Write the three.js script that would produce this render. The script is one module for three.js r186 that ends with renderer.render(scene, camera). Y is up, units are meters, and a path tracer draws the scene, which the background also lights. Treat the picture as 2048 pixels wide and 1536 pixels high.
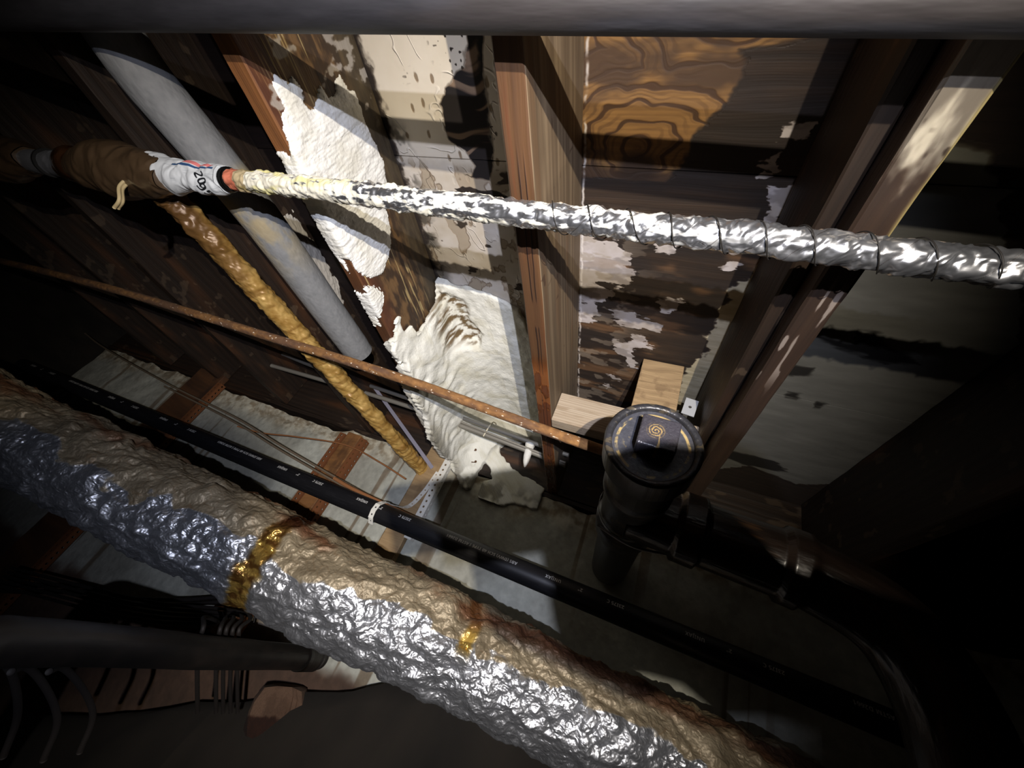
import * as THREE from 'three';
import { mergeGeometries, mergeVertices, toCreasedNormals } from 'three/addons/utils/BufferGeometryUtils.js';
import { RoundedBoxGeometry } from 'three/addons/geometries/RoundedBoxGeometry.js';

// ---------------------------------------------------------------- camera, lamps, exposure
// Crawl space under a timber floor. Camera at the origin; x across the joists, -z along the joists to the foundation wall.
const scene = new THREE.Scene();
scene.background = new THREE.Color(0x000000);
const camera = new THREE.PerspectiveCamera(89.85, 2048 / 1536, 0.01, 30);
const VIEW = new THREE.Vector3(-0.31584, 0.52269, -0.79186), UP = new THREE.Vector3(-0.23129, 0.76699, 0.59852);
camera.up.copy(UP); camera.position.set(0, 0, 0); camera.lookAt(VIEW);
const EXPOSURE = 1.0;
const TORCH_WARM = { at: [0.248, -0.10, 0.447], color: 0xfff2de, power: 7.6, aim: [-0.50, 0.47, -0.95] };
const TORCH_COOL = { at: [0.152, -0.10, 0.351], color: 0xe4e9ff, power: 4.9, aim: [-0.50, 0.47, -0.95] };
const TORCH_ANGLE = 44 * Math.PI / 180;

// ---------------------------------------------------------------- helpers
const ih = (i, j, k) => { let h = (i * 374761393 + j * 668265263 + k * 1274126177) | 0; h = Math.imul(h ^ (h >>> 13), 1274126177); h ^= h >>> 16; return (h >>> 0) / 4294967296; };
const sm = t => t * t * (3 - 2 * t);
function vn(x, y, s = 0) {
  const i = Math.floor(x), j = Math.floor(y), u = sm(x - i), v = sm(y - j);
  const a = ih(i, j, s), b = ih(i + 1, j, s), c = ih(i, j + 1, s), d = ih(i + 1, j + 1, s);
  return a + (b - a) * u + (c - a + (a - b - c + d) * u) * v;
}
function fbm(x, y, o = 4, s = 0) { let a = 0, w = 0.5, t = 0; for (let k = 0; k < o; k++) { a += w * vn(x, y, s + k * 17); t += w; w *= 0.5; x = x * 2.03 + 3.1; y = y * 2.03 + 1.7; } return a / t; }
function vn3(x, y, z, s = 0) { const k = Math.floor(z), w = sm(z - k); return vn(x, y, s + k * 131) * (1 - w) + vn(x, y, s + (k + 1) * 131) * w; }
const clamp = (x, a = 0, b = 1) => Math.min(b, Math.max(a, x));
const ss = (a, b, x) => sm(clamp((x - a) / (b - a)));
const mixc = (a, b, t) => [a[0] + (b[0] - a[0]) * t, a[1] + (b[1] - a[1]) * t, a[2] + (b[2] - a[2]) * t];
// signed distance to a polygon, negative inside
function poly(pts) {
  let x0 = 1e9, x1 = -1e9, y0 = 1e9, y1 = -1e9;
  for (const [x, y] of pts) { x0 = Math.min(x0, x); x1 = Math.max(x1, x); y0 = Math.min(y0, y); y1 = Math.max(y1, y); }
  return (x, y) => {
    const bx = Math.max(x0 - x, x - x1), by = Math.max(y0 - y, y - y1), bb = Math.max(bx, by);
    if (bb > 0.06) return bb;
    let d = 1e9, s = 1;
    for (let i = 0, n = pts.length, j = n - 1; i < n; j = i++) {
      const ax = pts[i][0], ay = pts[i][1], ex = pts[j][0] - ax, ey = pts[j][1] - ay, wx = x - ax, wy = y - ay;
      const t = clamp((wx * ex + wy * ey) / (ex * ex + ey * ey + 1e-12)), qx = wx - ex * t, qy = wy - ey * t;
      d = Math.min(d, qx * qx + qy * qy);
      const c1 = y >= ay, c2 = y < pts[j][1], c3 = ex * wy > ey * wx;
      if ((c1 && c2 && c3) || (!c1 && !c2 && !c3)) s = -s;
    }
    return s * Math.sqrt(d);
  };
}
// colour + bump textures from fn(u, v) -> [r, g, b (0..255 sRGB), height 0..1, roughness 0..1, metal 0..1]
function tex(w, h, fn, want = 'cb') {
  const n = w * h, c = want.includes('c') && new Uint8Array(n * 4), b = want.includes('b') && new Uint8Array(n * 4), r = want.includes('r') && new Uint8Array(n * 4);
  for (let j = 0, p = 0; j < h; j++) for (let i = 0; i < w; i++, p += 4) {
    const o = fn((i + 0.5) / w, (j + 0.5) / h);
    if (c) { c[p] = clamp(o[0], 0, 255); c[p + 1] = clamp(o[1], 0, 255); c[p + 2] = clamp(o[2], 0, 255); c[p + 3] = 255; }
    if (b) { b[p] = b[p + 1] = b[p + 2] = clamp(o[3] * 255, 0, 255); b[p + 3] = 255; }
    if (r) { r[p] = 0; r[p + 1] = clamp(o[4] * 255, 0, 255); r[p + 2] = clamp((o[5] || 0) * 255, 0, 255); r[p + 3] = 255; }
  }
  const make = (d, srgb) => { const t = new THREE.DataTexture(d, w, h); t.magFilter = THREE.LinearFilter; t.minFilter = THREE.LinearFilter; t.wrapS = t.wrapT = THREE.RepeatWrapping; if (srgb) t.colorSpace = THREE.SRGBColorSpace; t.needsUpdate = true; return t; };
  return { map: c ? make(c, true) : null, bump: b ? make(b) : null, rm: r ? make(r) : null };
}
function mat(t, o = {}) {
  const { bumpScale = 0.002, ...rest } = o, m = new THREE.MeshStandardMaterial({ roughness: 0.85, metalness: 0, ...rest });
  if (t && t.map) m.map = t.map;
  if (t && t.bump) { m.bumpMap = t.bump; m.bumpScale = bumpScale; }
  if (t && t.rm) { m.roughnessMap = t.rm; m.metalnessMap = t.rm; m.roughness = 1; m.metalness = 1; }
  return m;
}
const plain = (c, o = {}) => new THREE.MeshStandardMaterial({ color: c, roughness: 0.8, ...o });
const used = {};
function numbered(n) { used[n] = (used[n] || 0) + 1; return used[n] === 1 ? n : n + '_' + String(used[n] - 1).padStart(3, '0'); }
function mesh(name, geo, m, parent) { const o = new THREE.Mesh(geo, m); o.name = parent && parent !== scene ? name : numbered(name); o.castShadow = o.receiveShadow = true; (parent || scene).add(o); return o; }
function tag(o, label, category, group) { o.userData = { label, category }; if (group) o.userData.group = group; return o; }
function thing(name, label, category, at = [0, 0, 0], group) { const o = new THREE.Group(); o.name = numbered(name); o.position.set(...at); scene.add(o); return tag(o, label, category, group); }
function structure(name, geo, m, parent) { const o = mesh(name, geo, m, parent); o.userData.kind = 'structure'; return o; }
const V = (x, y, z) => new THREE.Vector3(x, y, z);
// grid surface from rows of points; closed wraps columns
function grid(rows, cols, at, uv, { caps = false } = {}) {
  const P = [], U = [], I = [];
  for (let r = 0; r < rows; r++) for (let c = 0; c < cols; c++) { const p = at(r, c); P.push(p[0], p[1], p[2]); const q = uv(r, c); U.push(q[0], q[1]); }
  for (let r = 0; r < rows - 1; r++) for (let c = 0; c < cols - 1; c++) { const a = r * cols + c, b = a + 1, d = a + cols, e = d + 1; I.push(a, d, b, b, d, e); }
  if (caps) for (const r of [0, rows - 1]) {
    let x = 0, y = 0, z = 0; for (let c = 0; c < cols - 1; c++) { const k = (r * cols + c) * 3; x += P[k]; y += P[k + 1]; z += P[k + 2]; }
    const m = P.length / 3, n = cols - 1; P.push(x / n, y / n, z / n); U.push(0.5, r ? 1 : 0);
    for (let c = 0; c < n; c++) { const a = r * cols + c; r ? I.push(m, a, a + 1) : I.push(m, a + 1, a); }
  }
  const g = new THREE.BufferGeometry();
  g.setAttribute('position', new THREE.Float32BufferAttribute(P, 3)); g.setAttribute('uv', new THREE.Float32BufferAttribute(U, 2)); g.setIndex(I);
  return g;
}
// swept tube. radius(s in metres, angle 0..1) ; uv = (s / total, angle)
function tube(points, radius, { steps = 60, radial = 24, caps = true, curve, refUp = [0, 1, 0], straight = false } = {}) {
  const c = straight ? { getPoint: t => { const k = t * (points.length - 1), i = Math.min(points.length - 2, Math.floor(k)); return points[i].clone().lerp(points[i + 1], k - i); } } : curve || new THREE.CatmullRomCurve3(points, false, 'centripetal');
  const pts = []; for (let i = 0; i <= steps; i++) pts.push(c.getPoint(i / steps));
  const len = [0]; for (let i = 1; i <= steps; i++) len.push(len[i - 1] + pts[i].distanceTo(pts[i - 1]));
  const frames = []; let ref = V(...refUp);
  for (let i = 0; i <= steps; i++) {
    const t = pts[Math.min(steps, i + 1)].clone().sub(pts[Math.max(0, i - 1)]).normalize();
    const n = ref.clone().addScaledVector(t, -ref.dot(t)).normalize(), b = new THREE.Vector3().crossVectors(t, n); frames.push([n, b]); ref = n;
  }
  const R = typeof radius === 'function' ? radius : () => radius;
  const g = grid(steps + 1, radial + 1, (i, k) => {
    const a = (k % radial) / radial, r = R(len[i], a), [n, b] = frames[i], x = Math.cos(a * 2 * Math.PI) * r, y = Math.sin(a * 2 * Math.PI) * r, p = pts[i];
    return [p.x + n.x * x + b.x * y, p.y + n.y * x + b.y * y, p.z + n.z * x + b.z * y];
  }, (i, k) => [len[i] / len[steps], k / radial], { caps });
  g.computeVertexNormals();
  // weld the normals along the seam
  const N = g.attributes.normal; for (let i = 0; i <= steps; i++) { const a = i * (radial + 1), b = a + radial; const x = N.getX(a) + N.getX(b), y = N.getY(a) + N.getY(b), z = N.getZ(a) + N.getZ(b), l = Math.hypot(x, y, z) || 1; N.setXYZ(a, x / l, y / l, z / l); N.setXYZ(b, x / l, y / l, z / l); }
  g.userData.length = len[steps];
  return g;
}
// sawn timber along z: perimeter uv starts at the top of the left face: left, bottom, right, top
function timberZ(x0, x1, y0, y1, zNear, zFar, { seed = 1, ch = 0.003, rough = 0.0008, n = 70 } = {}) {
  const w = x1 - x0, h = y1 - y0, P = 2 * (w + h);
  const prof = [[x0, y1 - ch, ch], [x0, y0 + ch, h - ch], [x0 + ch, y0, h + ch], [x1 - ch, y0, h + w - ch], [x1, y0 + ch, h + w + ch], [x1, y1 - ch, 2 * h + w - ch], [x1 - ch, y1, 2 * h + w + ch], [x0 + ch, y1, P - ch], [x0, y1 - ch, P]];
  const g = grid(n + 1, prof.length, (r, k) => {
    const z = zNear + (zFar - zNear) * r / n, q = prof[k], kk = k % (prof.length - 1), d = rough * 2;
    return [q[0] + (vn(z * 25, kk * 3.7, seed) - 0.5) * d, q[1] + (vn(z * 25, kk * 5.1, seed + 9) - 0.5) * d, z];
  }, (r, k) => [prof[k][2] / P, r / n], { caps: true });
  g.computeBoundingBox();
  const c = toCreasedNormals(flip(g), 0.5); c.userData.P = P; return c;
}
function flip(g) { const i = g.index.array; for (let k = 0; k < i.length; k += 3) { const t = i[k]; i[k] = i[k + 1]; i[k + 1] = t; } return g; }
// small squared board with bevel, uv in metres
function board(w, h, d, r = 0.003) { const g = new RoundedBoxGeometry(w, h, d, 2, r); return g; }
// naive surface nets
function surfaceNets(f, lo, hi, cell) {
  const nx = Math.ceil((hi[0] - lo[0]) / cell) + 1, ny = Math.ceil((hi[1] - lo[1]) / cell) + 1, nz = Math.ceil((hi[2] - lo[2]) / cell) + 1;
  const F = new Float32Array(nx * ny * nz), at = (i, j, k) => i + nx * (j + ny * k);
  for (let k = 0; k < nz; k++) for (let j = 0; j < ny; j++) for (let i = 0; i < nx; i++) F[at(i, j, k)] = f(lo[0] + i * cell, lo[1] + j * cell, lo[2] + k * cell);
  const id = new Int32Array(nx * ny * nz).fill(-1), P = [], I = [];
  for (let k = 0; k < nz - 1; k++) for (let j = 0; j < ny - 1; j++) for (let i = 0; i < nx - 1; i++) {
    let n = 0, x = 0, y = 0, z = 0, neg = 0; const v = [];
    for (let q = 0; q < 8; q++) { const s = F[at(i + (q & 1), j + ((q >> 1) & 1), k + (q >> 2))]; v.push(s); if (s < 0) neg++; }
    if (!neg || neg === 8) continue;
    for (const [a, b] of EDGES) if ((v[a] < 0) !== (v[b] < 0)) { const t = v[a] / (v[a] - v[b]); x += (a & 1) + t * ((b & 1) - (a & 1)); y += ((a >> 1) & 1) + t * (((b >> 1) & 1) - ((a >> 1) & 1)); z += (a >> 2) + t * ((b >> 2) - (a >> 2)); n++; }
    id[at(i, j, k)] = P.length / 3; P.push(lo[0] + (i + x / n) * cell, lo[1] + (j + y / n) * cell, lo[2] + (k + z / n) * cell);
  }
  for (let k = 1; k < nz - 1; k++) for (let j = 1; j < ny - 1; j++) for (let i = 1; i < nx - 1; i++) {
    const s = F[at(i, j, k)] < 0;
    const quad = (a, b, c, d, w) => { if (a < 0 || b < 0 || c < 0 || d < 0) return; w ? I.push(a, b, c, a, c, d) : I.push(a, c, b, a, d, c); };
    if (s !== F[at(i + 1, j, k)] < 0) quad(id[at(i, j - 1, k - 1)], id[at(i, j, k - 1)], id[at(i, j, k)], id[at(i, j - 1, k)], s);
    if (s !== F[at(i, j + 1, k)] < 0) quad(id[at(i - 1, j, k - 1)], id[at(i - 1, j, k)], id[at(i, j, k)], id[at(i, j, k - 1)], s);
    if (s !== F[at(i, j, k + 1)] < 0) quad(id[at(i - 1, j - 1, k)], id[at(i, j - 1, k)], id[at(i, j, k)], id[at(i - 1, j, k)], s);
  }
  const g = new THREE.BufferGeometry(); g.setAttribute('position', new THREE.Float32BufferAttribute(P, 3)); g.setIndex(I); g.computeVertexNormals(); return g;
}
const EDGES = [[0, 1], [2, 3], [4, 5], [6, 7], [0, 2], [1, 3], [4, 6], [5, 7], [0, 4], [1, 5], [2, 6], [3, 7]];
const smin = (a, b, k) => { const h = clamp(0.5 + 0.5 * (b - a) / k); return b + (a - b) * h - k * h * (1 - h); };
// wood pattern: a along the grain, c across, both metres -> 0 dark .. 1 light
function grain(a, c, s) {
  const wob = fbm(a * 2.2, c * 9, 3, s) * 0.05, cc = c + wob;
  const ring = 0.5 + 0.5 * Math.sin(cc * 260 + 7 * fbm(a * 1.1, c * 6, 2, s + 5));
  const fine = vn(a * 14, cc * 900, s + 7), mid = fbm(a * 7, cc * 120, 3, s + 11);
  return clamp(0.30 * ring + 0.30 * fine + 0.55 * mid - 0.08);
}

// ---------------------------------------------------------------- setting: floor, walls
const YJ = 0.49, YD = 0.735, ZW = -1.4, FLOOR = -0.8;
const dirt = tex(512, 512, (u, v) => { const n = fbm(u * 18, v * 18, 5, 3), k = 16 + n * 28; return [k * 1.05, k * 0.92, k * 0.76, n]; });
dirt.map.repeat.set(2, 2);
{ const g = new THREE.BoxGeometry(4.6, 0.1, 3.2, 110, 1, 80), p = g.attributes.position; for (let i = 0; i < p.count; i++) if (p.getY(i) > 0) p.setY(i, p.getY(i) + (0.70 * clamp((p.getX(i) - 0.9 + 1.75) / 1.45) - 0.04) * ss(-1.10, -1.34, p.getZ(i) - 0.1) + (fbm(p.getX(i) * 7, p.getZ(i) * 7, 4, 8) - 0.5) * 0.05); g.computeVertexNormals(); g.translate(-0.9, FLOOR - 0.05, -0.1); structure('floor', g, mat(dirt, { bumpScale: 0.006, roughness: 1 })); }
const wallTex = tex(2048, 896, (u, v) => {
  const x = -3 + u * 4.2, y = -0.9 + v * 1.37, n = fbm(x * 60, y * 60, 4, 21), m = fbm(x * 4, y * 4, 4, 22), rough = ss(0.36, 0.44, y + 0.10 * (fbm(x * 9, y * 9, 3, 23) - 0.5));
  let c = mixc([176, 178, 168], [150, 150, 140], ss(0.35, 0.7, m));
  c = mixc(c, mixc([196, 190, 170], [128, 112, 88], ss(0.3, 0.75, fbm(x * 40, y * 40, 4, 24))), rough * 0.8);
  const drip = ss(0.70, 0.8, vn(x * 55, y * 1.5, 25)) * ss(0.5, 0.75, vn(x * 5, y * 2, 26)); c = mixc(c, [92, 74, 54], drip * 0.6);
  const low = ss(0.02, -0.03, y + 0.26 + 0.155 * ss(-1.0, -1.5, x) + 0.09 * (fbm(x * 7, y * 9, 4, 27) - 0.5)); c = mixc(c, mixc([62, 47, 38], [88, 64, 50], fbm(x * 20, y * 24, 4, 29)), low * 0.93);  // brown dirt low on the wall; reaches higher at right to paint in missing shade
  const k = 0.9 + 0.2 * n; return [c[0] * k, c[1] * k, c[2] * k, 0.5 * n + 0.5 * rough * fbm(x * 45, y * 45, 4, 28)];
});
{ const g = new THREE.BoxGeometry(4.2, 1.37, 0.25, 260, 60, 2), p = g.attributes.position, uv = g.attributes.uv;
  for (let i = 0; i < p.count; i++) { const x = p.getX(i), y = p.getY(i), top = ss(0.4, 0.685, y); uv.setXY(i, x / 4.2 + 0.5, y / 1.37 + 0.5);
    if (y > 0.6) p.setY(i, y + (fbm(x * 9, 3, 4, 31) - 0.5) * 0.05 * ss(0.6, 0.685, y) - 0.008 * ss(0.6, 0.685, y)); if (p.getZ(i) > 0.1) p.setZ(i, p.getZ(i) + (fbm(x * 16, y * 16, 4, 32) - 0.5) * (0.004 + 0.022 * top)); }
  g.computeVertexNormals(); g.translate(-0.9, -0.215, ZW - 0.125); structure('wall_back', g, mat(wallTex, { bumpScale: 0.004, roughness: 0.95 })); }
const dimWall = mat(dirt, { roughness: 1, bumpScale: 0.004 });
{ const side = (n, w, h, d, x, y, z) => { const g = new THREE.BoxGeometry(w, h, d); g.translate(x, y, z); structure(n, g, dimWall); };
  side('wall_left', 0.12, 1.7, 3.2, -3.06, -0.02, -0.1); side('wall_right', 0.12, 1.7, 3.2, 1.26, -0.02, -0.1); side('wall_front', 4.44, 1.7, 0.12, -0.9, -0.02, 1.46); }

// ---------------------------------------------------------------- setting: subfloor panels, bay by bay
const darkWood = (a, c, s) => { const g = grain(a, c, s), m = fbm(a * 5, c * 12, 4, s + 40); return [mixc(mixc([22, 16, 12], [76, 57, 40], g * 0.75 + 0.05), [52, 36, 25], m * 0.5), g]; };
const torn = poly([[-0.396, 0.3], [-0.396, -0.132], [-0.397, -0.159], [-0.406, -0.171], [-0.409, -0.19], [-0.426, -0.198], [-0.441, -0.21], [-0.457, -0.217], [-0.46, -0.229], [-0.476, -0.245], [-0.475, -0.262], [-0.479, -0.283], [-0.476, -0.301], [-0.46, -0.315], [-0.44, -0.322], [-0.425, -0.352], [-0.44, -0.376], [-0.40, -0.38], [-0.385, -0.35], [-0.378, -0.3], [-0.378, -0.2], [-0.36, -0.12], [-0.2, -0.1], [-0.2, 0.3]]);
const tornLow = poly([[-0.49, -0.402], [-0.46, -0.398], [-0.38, -0.405], [-0.36, -0.415], [-0.385, -0.424], [-0.45, -0.426], [-0.475, -0.418]]);
const streaks = poly([[-0.611, -0.66], [-0.574, -0.70], [-0.538, -0.735], [-0.557, -0.8], [-0.5, -0.83], [-0.5, -0.95], [-0.58, -0.93], [-0.63, -0.86], [-0.629, -0.75]]);
function bayMiddle(u, v) {                                          // between the foamed joist and the orange joist
  const x = -0.65 + u * 0.45, z = 0.5 - v * 1.95, wx = (fbm(x * 60, z * 60, 3, 51) - 0.5) * 0.016, wz = (fbm(x * 60, z * 60, 3, 52) - 0.5) * 0.016;
  const [wood, g] = darkWood(x, z, 53), far = ss(-0.33, -0.37, z + wz);
  // dirty off-white paper with glue ridges, brown spots and dark specks
  const stain = fbm(x * 9, z * 9, 4, 54); let paper = mixc([232, 224, 210], [206, 194, 172], stain);
  const rx = x * 42 + fbm(x * 14, z * 14, 2, 55) * 2, rz = z * 30 + fbm(x * 11, z * 11, 2, 56) * 3, cx = Math.floor(rx), cz = Math.floor(rz);
  let ridge = 0; { const fx = rx - cx - 0.5, fz = rz - cz - 0.5, rr = Math.hypot(fx, fz * 1.1 - 0.4); const rn = fbm(x * 24 + z * 9, z * 17, 3, 57); ridge = ss(0.022, 0.004, Math.abs(rn - 0.5)) * ss(0.40, 0.62, vn(x * 34, z * 30, 50)); }
  paper = mixc(paper, [238, 231, 218], ridge * 0.45);
  const sx = x * 34, sz = z * 22, ci = Math.floor(sx), cj = Math.floor(sz), spot = ih(ci, cj, 58) > 0.72 ? ss(0.20, 0.10, Math.hypot((sx - ci - 0.3 - 0.4 * ih(ci, cj, 59)) * 1.3, (sz - cj - 0.3 - 0.4 * ih(ci, cj, 60)) * 0.9) + (fbm(x * 150, z * 150, 2, 61) - 0.5) * 0.12) : 0;
  paper = mixc(paper, [112, 92, 68], spot * 0.75);
  const speck = ss(0.80, 0.86, vn(x * 190, z * 190, 62)) * ss(0.5, 0.65, fbm(x * 12, z * 12, 3, 63)); paper = mixc(paper, [46, 38, 30], speck);
  let h = 0.45 + 0.4 * ridge + 0.1 * fbm(x * 80, z * 80, 3, 64) - 0.15 * spot;
  // beyond the shadow of the near pipe: flaking, brown patches with darker rims
  if (far > 0) {
    const f1 = fbm(x * 16 + 2, z * 11, 5, 65), rim = ss(0.025, 0.0, Math.abs(f1 - 0.56)), brown = ss(0.55, 0.57, f1);
    let q = mixc([208, 203, 198], [172, 160, 140], fbm(x * 20, z * 24, 3, 66)); q = mixc(q, [150, 136, 116], brown * 0.75); q = mixc(q, [110, 92, 74], rim * 0.6);
    q = mixc(q, [52, 42, 32], ss(0.70, 0.74, fbm(x * 14, z * 26, 4, 67))); paper = mixc(paper, q, far); h += far * (0.2 * (1 - brown) - 0.2);
  }
  const mould = ss(0.52, 0.62, fbm(x * 22, z * 20, 4, 68)) * ss(-0.56, -0.60, x + wx) * ss(-0.26, -0.30, z + wz); paper = mixc(paper, [38, 34, 26], mould * 0.6);
  // torn strip along the orange joist: black, banded bare wood, beyond it grey mould on black
  const t = torn(x + wx * 0.6, z + wz * 0.6), band = fbm(x * 9, z * 62 + 2 * vn(x * 20, z * 9, 69), 3, 70);
  let bare = mixc([24, 17, 14], [128, 106, 86], ss(0.55, 0.72, band)); const grey = ss(-0.385, -0.372, x + wx * 1.5);
  bare = mixc(bare, mixc([20, 18, 16], [130, 128, 116], ss(0.46, 0.58, fbm(x * 18, z * 17, 4, 71))), grey);
  let c = mixc(paper, bare, ss(0.0012, -0.0012, t)); if (t > 0) c = mixc(c, [70, 56, 42], ss(0.004, 0.001, t) * 0.5);
  const tl = tornLow(x + wx, z + wz * 0.6); c = mixc(c, [34, 25, 20], ss(0.001, -0.001, tl)); if (t < 0) h = 0.25 + 0.2 * band;
  const sd = streaks(x + wx, z + wz); if (sd < 0.01) { const s = fbm(x * 40, z * 110, 3, 72); c = mixc(c, mixc([66, 50, 30], [178, 164, 130], ss(0.4, 0.62, s)), ss(0.008, -0.008, sd)); h = 0.3 + s * 0.6; }
  const edge = ss(-0.604, -0.622, x + wx * 1.6); c = mixc(c, mixc(wood, [26, 20, 15], 0.5), edge); if (edge > 0.5) h = 0.2 + 0.2 * g;
  return [c[0], c[1], c[2], h];
}
const patches = [
  [[-0.201, -0.46], [-0.183, -0.48], [-0.149, -0.497], [-0.128, -0.48], [-0.112, -0.5], [-0.086, -0.514], [-0.092, -0.547], [-0.078, -0.557], [-0.082, -0.584], [-0.103, -0.608], [-0.129, -0.599], [-0.165, -0.602], [-0.121, -0.625], [-0.138, -0.665], [-0.215, -0.668], [-0.215, -0.5]],
  [[-0.059, -0.44], [0.004, -0.44], [0.006, -0.474], [-0.012, -0.503], [-0.039, -0.504], [-0.047, -0.489]],
  [[-0.024, -0.626], [0.01, -0.614], [0.045, -0.619], [0.032, -0.639], [0.016, -0.661], [0.003, -0.66]],
  [[-0.121, -0.679], [-0.06, -0.675], [-0.055, -0.689], [-0.025, -0.689], [0.015, -0.695], [0.011, -0.72], [-0.042, -0.726], [-0.089, -0.725], [-0.105, -0.709]],
  [[-0.108, -0.783], [-0.07, -0.786], [-0.051, -0.741], [-0.024, -0.751], [-0.019, -0.78], [0.002, -0.785], [-0.008, -0.795], [-0.044, -0.797], [-0.045, -0.836], [-0.027, -0.88], [-0.046, -0.882], [-0.07, -0.844], [-0.09, -0.835]],
  [[0.086, -0.516], [0.103, -0.502], [0.125, -0.507], [0.112, -0.525], [0.099, -0.525]], [[0.088, -0.478], [0.12, -0.479], [0.105, -0.487], [0.092, -0.487]],
  [[-0.205, -0.668], [-0.16, -0.672], [-0.15, -0.70], [-0.17, -0.74], [-0.205, -0.74]], [[-0.112, -0.94], [-0.09, -0.93], [-0.07, -0.95], [-0.085, -0.955]], [[-0.12, -0.99], [-0.10, -0.985], [-0.095, -1.0], [-0.11, -1.01]],
  [[0.11, -0.36], [0.165, -0.35], [0.165, -0.41], [0.13, -0.42]], [[0.105, -0.285], [0.12, -0.265], [0.14, -0.262], [0.13, -0.285]], [[0.085, -0.325], [0.115, -0.305], [0.12, -0.335], [0.095, -0.342]],
].map(poly);
const fuzzy = poly([[0.159, -0.47], [0.2, -0.47], [0.2, -1.4], [0.05, -1.4], [0.07, -1.1], [0.097, -0.979], [0.09, -0.87], [0.106, -0.801], [0.127, -0.754], [0.107, -0.706], [0.119, -0.684], [0.111, -0.656], [0.116, -0.613], [0.129, -0.597], [0.112, -0.569], [0.144, -0.534], [0.142, -0.504]]);
const pale = poly([[-0.25, 0.5], [0.3, 0.5], [0.16, -0.10], [0.104, -0.155], [0.102, -0.167], [0.045, -0.176], [0.014, -0.18], [0.029, -0.197], [0.022, -0.227], [0.005, -0.255], [-0.02, -0.286], [-0.023, -0.325], [-0.05, -0.36], [-0.25, -0.36]]);
function bayRight(u, v) {                                           // between the orange joist and the doubled joist
  const x = -0.22 + u * 0.44, z = 0.5 - v * 1.95, wx = (fbm(x * 70, z * 70, 3, 81) - 0.5) * 0.018, wz = (fbm(x * 30, z * 160, 3, 82) - 0.5) * 0.012;
  let [c, g] = darkWood(x, z, 83); const wet = fbm(x * 7, z * 15, 4, 84); c = mixc(c, [36, 29, 25], ss(0.3, 0.65, wet) * 0.8); c = mixc(c, [128, 92, 60], ss(0.58, 0.72, fbm(x * 6, z * 24, 4, 85)) * 0.6 * ss(-0.44, -0.5, z));
  let h = 0.25 + 0.25 * g;
  const p = pale(x + wx * 0.7, z + wz);                             // dry, still yellow plywood with flat-sawn figure
  if (p < 0.004) {
    const qx = x + 0.05 * (fbm(x * 9, z * 12, 3, 98) - 0.5), qz = z + 0.05 * (fbm(x * 12, z * 9, 3, 99) - 0.5), r1 = Math.hypot((qx + 0.09) * 0.9, (qz + 0.31) * 1.1), r2 = Math.hypot((qx - 0.03) * 0.7, (qz + 0.10) * 1.2), rr = Math.min(r1, r2 * 1.05) * 9 + 0.5 * fbm(x * 14, z * 26, 3, 86), fig = 0.5 + 0.5 * Math.sin(rr * 21), dark = ss(0.80, 0.98, fig + 0.10 * (vn(x * 60, z * 160, 78) - 0.5)) + 0.35 * ss(0.4, 0.9, 0.5 + 0.5 * Math.sin(rr * 63 + 1)) * ss(0.35, 0.6, fbm(x * 16, z * 20, 2, 77));
    let y = mixc([158, 118, 66], [106, 76, 42], 0.6 * fbm(x * 12, z * 60, 4, 88) + 0.4 * vn(x * 8, z * 420, 79)); y = mixc(y, [52, 32, 18], clamp(dark) * 0.8); y = mixc(y, [66, 48, 34], ss(0.46, 0.70, fbm(x * 11, z * 20, 4, 89)) * 0.85); y = mixc(y, [50, 36, 26], ss(0.05, 0.02, Math.hypot(x + 0.10, (z + 0.34) * 1.3)) * 0.9);
    c = mixc(c, y, ss(0.003, -0.004, p)); h = 0.35 - 0.12 * dark;
  }
  for (const f of patches) { const d = f(x + wx * 1.2, z + wz * 1.2) + 0.020 * (fbm(x * 60, z * 150, 4, 91) - 0.5); if (d < 0.003) { const t = ss(0.0015, -0.0015, d) * (0.75 + 0.25 * ss(0.62, 0.45, fbm(x * 26, z * 50, 4, 92))); c = mixc(c, mixc([196, 190, 192], [168, 158, 148], fbm(x * 40, z * 40, 3, 93)), t); h = h + (0.75 - h) * t; } }
  const big = ss(0.55, 0.62, fbm(x * 22, z * 45, 4, 94)); c = mixc(c, [150, 138, 122], big * 0.55 * ss(-0.40, -0.45, z) * ss(0.05, -0.18, x));
  const fz = fuzzy(x + wx * 1.2, z + wz * 1.5); if (fz < 0.006) { const t = ss(0.003, -0.003, fz), k = fbm(x * 30, z * 120, 4, 95); c = mixc(c, mixc([164, 153, 124], [202, 193, 168], k), t * 0.92); h = h + (0.6 + 0.3 * k - h) * t; }
  const line = ss(0.004, 0.0005, Math.abs(x + 0.199 - 0.005 * fbm(z * 90, 1, 3, 96))) * ss(0.2, 0.5, fbm(z * 60, 2, 3, 97)) * 0.8; c = mixc(c, [214, 208, 202], line); h += line * 0.4;
  return [c[0], c[1], c[2], h];
}
const white2 = poly([[0.2, -0.26], [0.28, -0.285], [0.34, -0.298], [0.352, -0.304], [0.353, -0.318], [0.378, -0.328], [0.383, -0.338], [0.411, -0.344], [0.406, -0.353], [0.405, -0.365], [0.54, -0.522], [0.58, -0.592], [0.62, -0.64], [0.62, -1.2], [0.522, -1.273], [0.374, -1.237], [0.308, -1.31], [0.2, -1.2]]);
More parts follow.
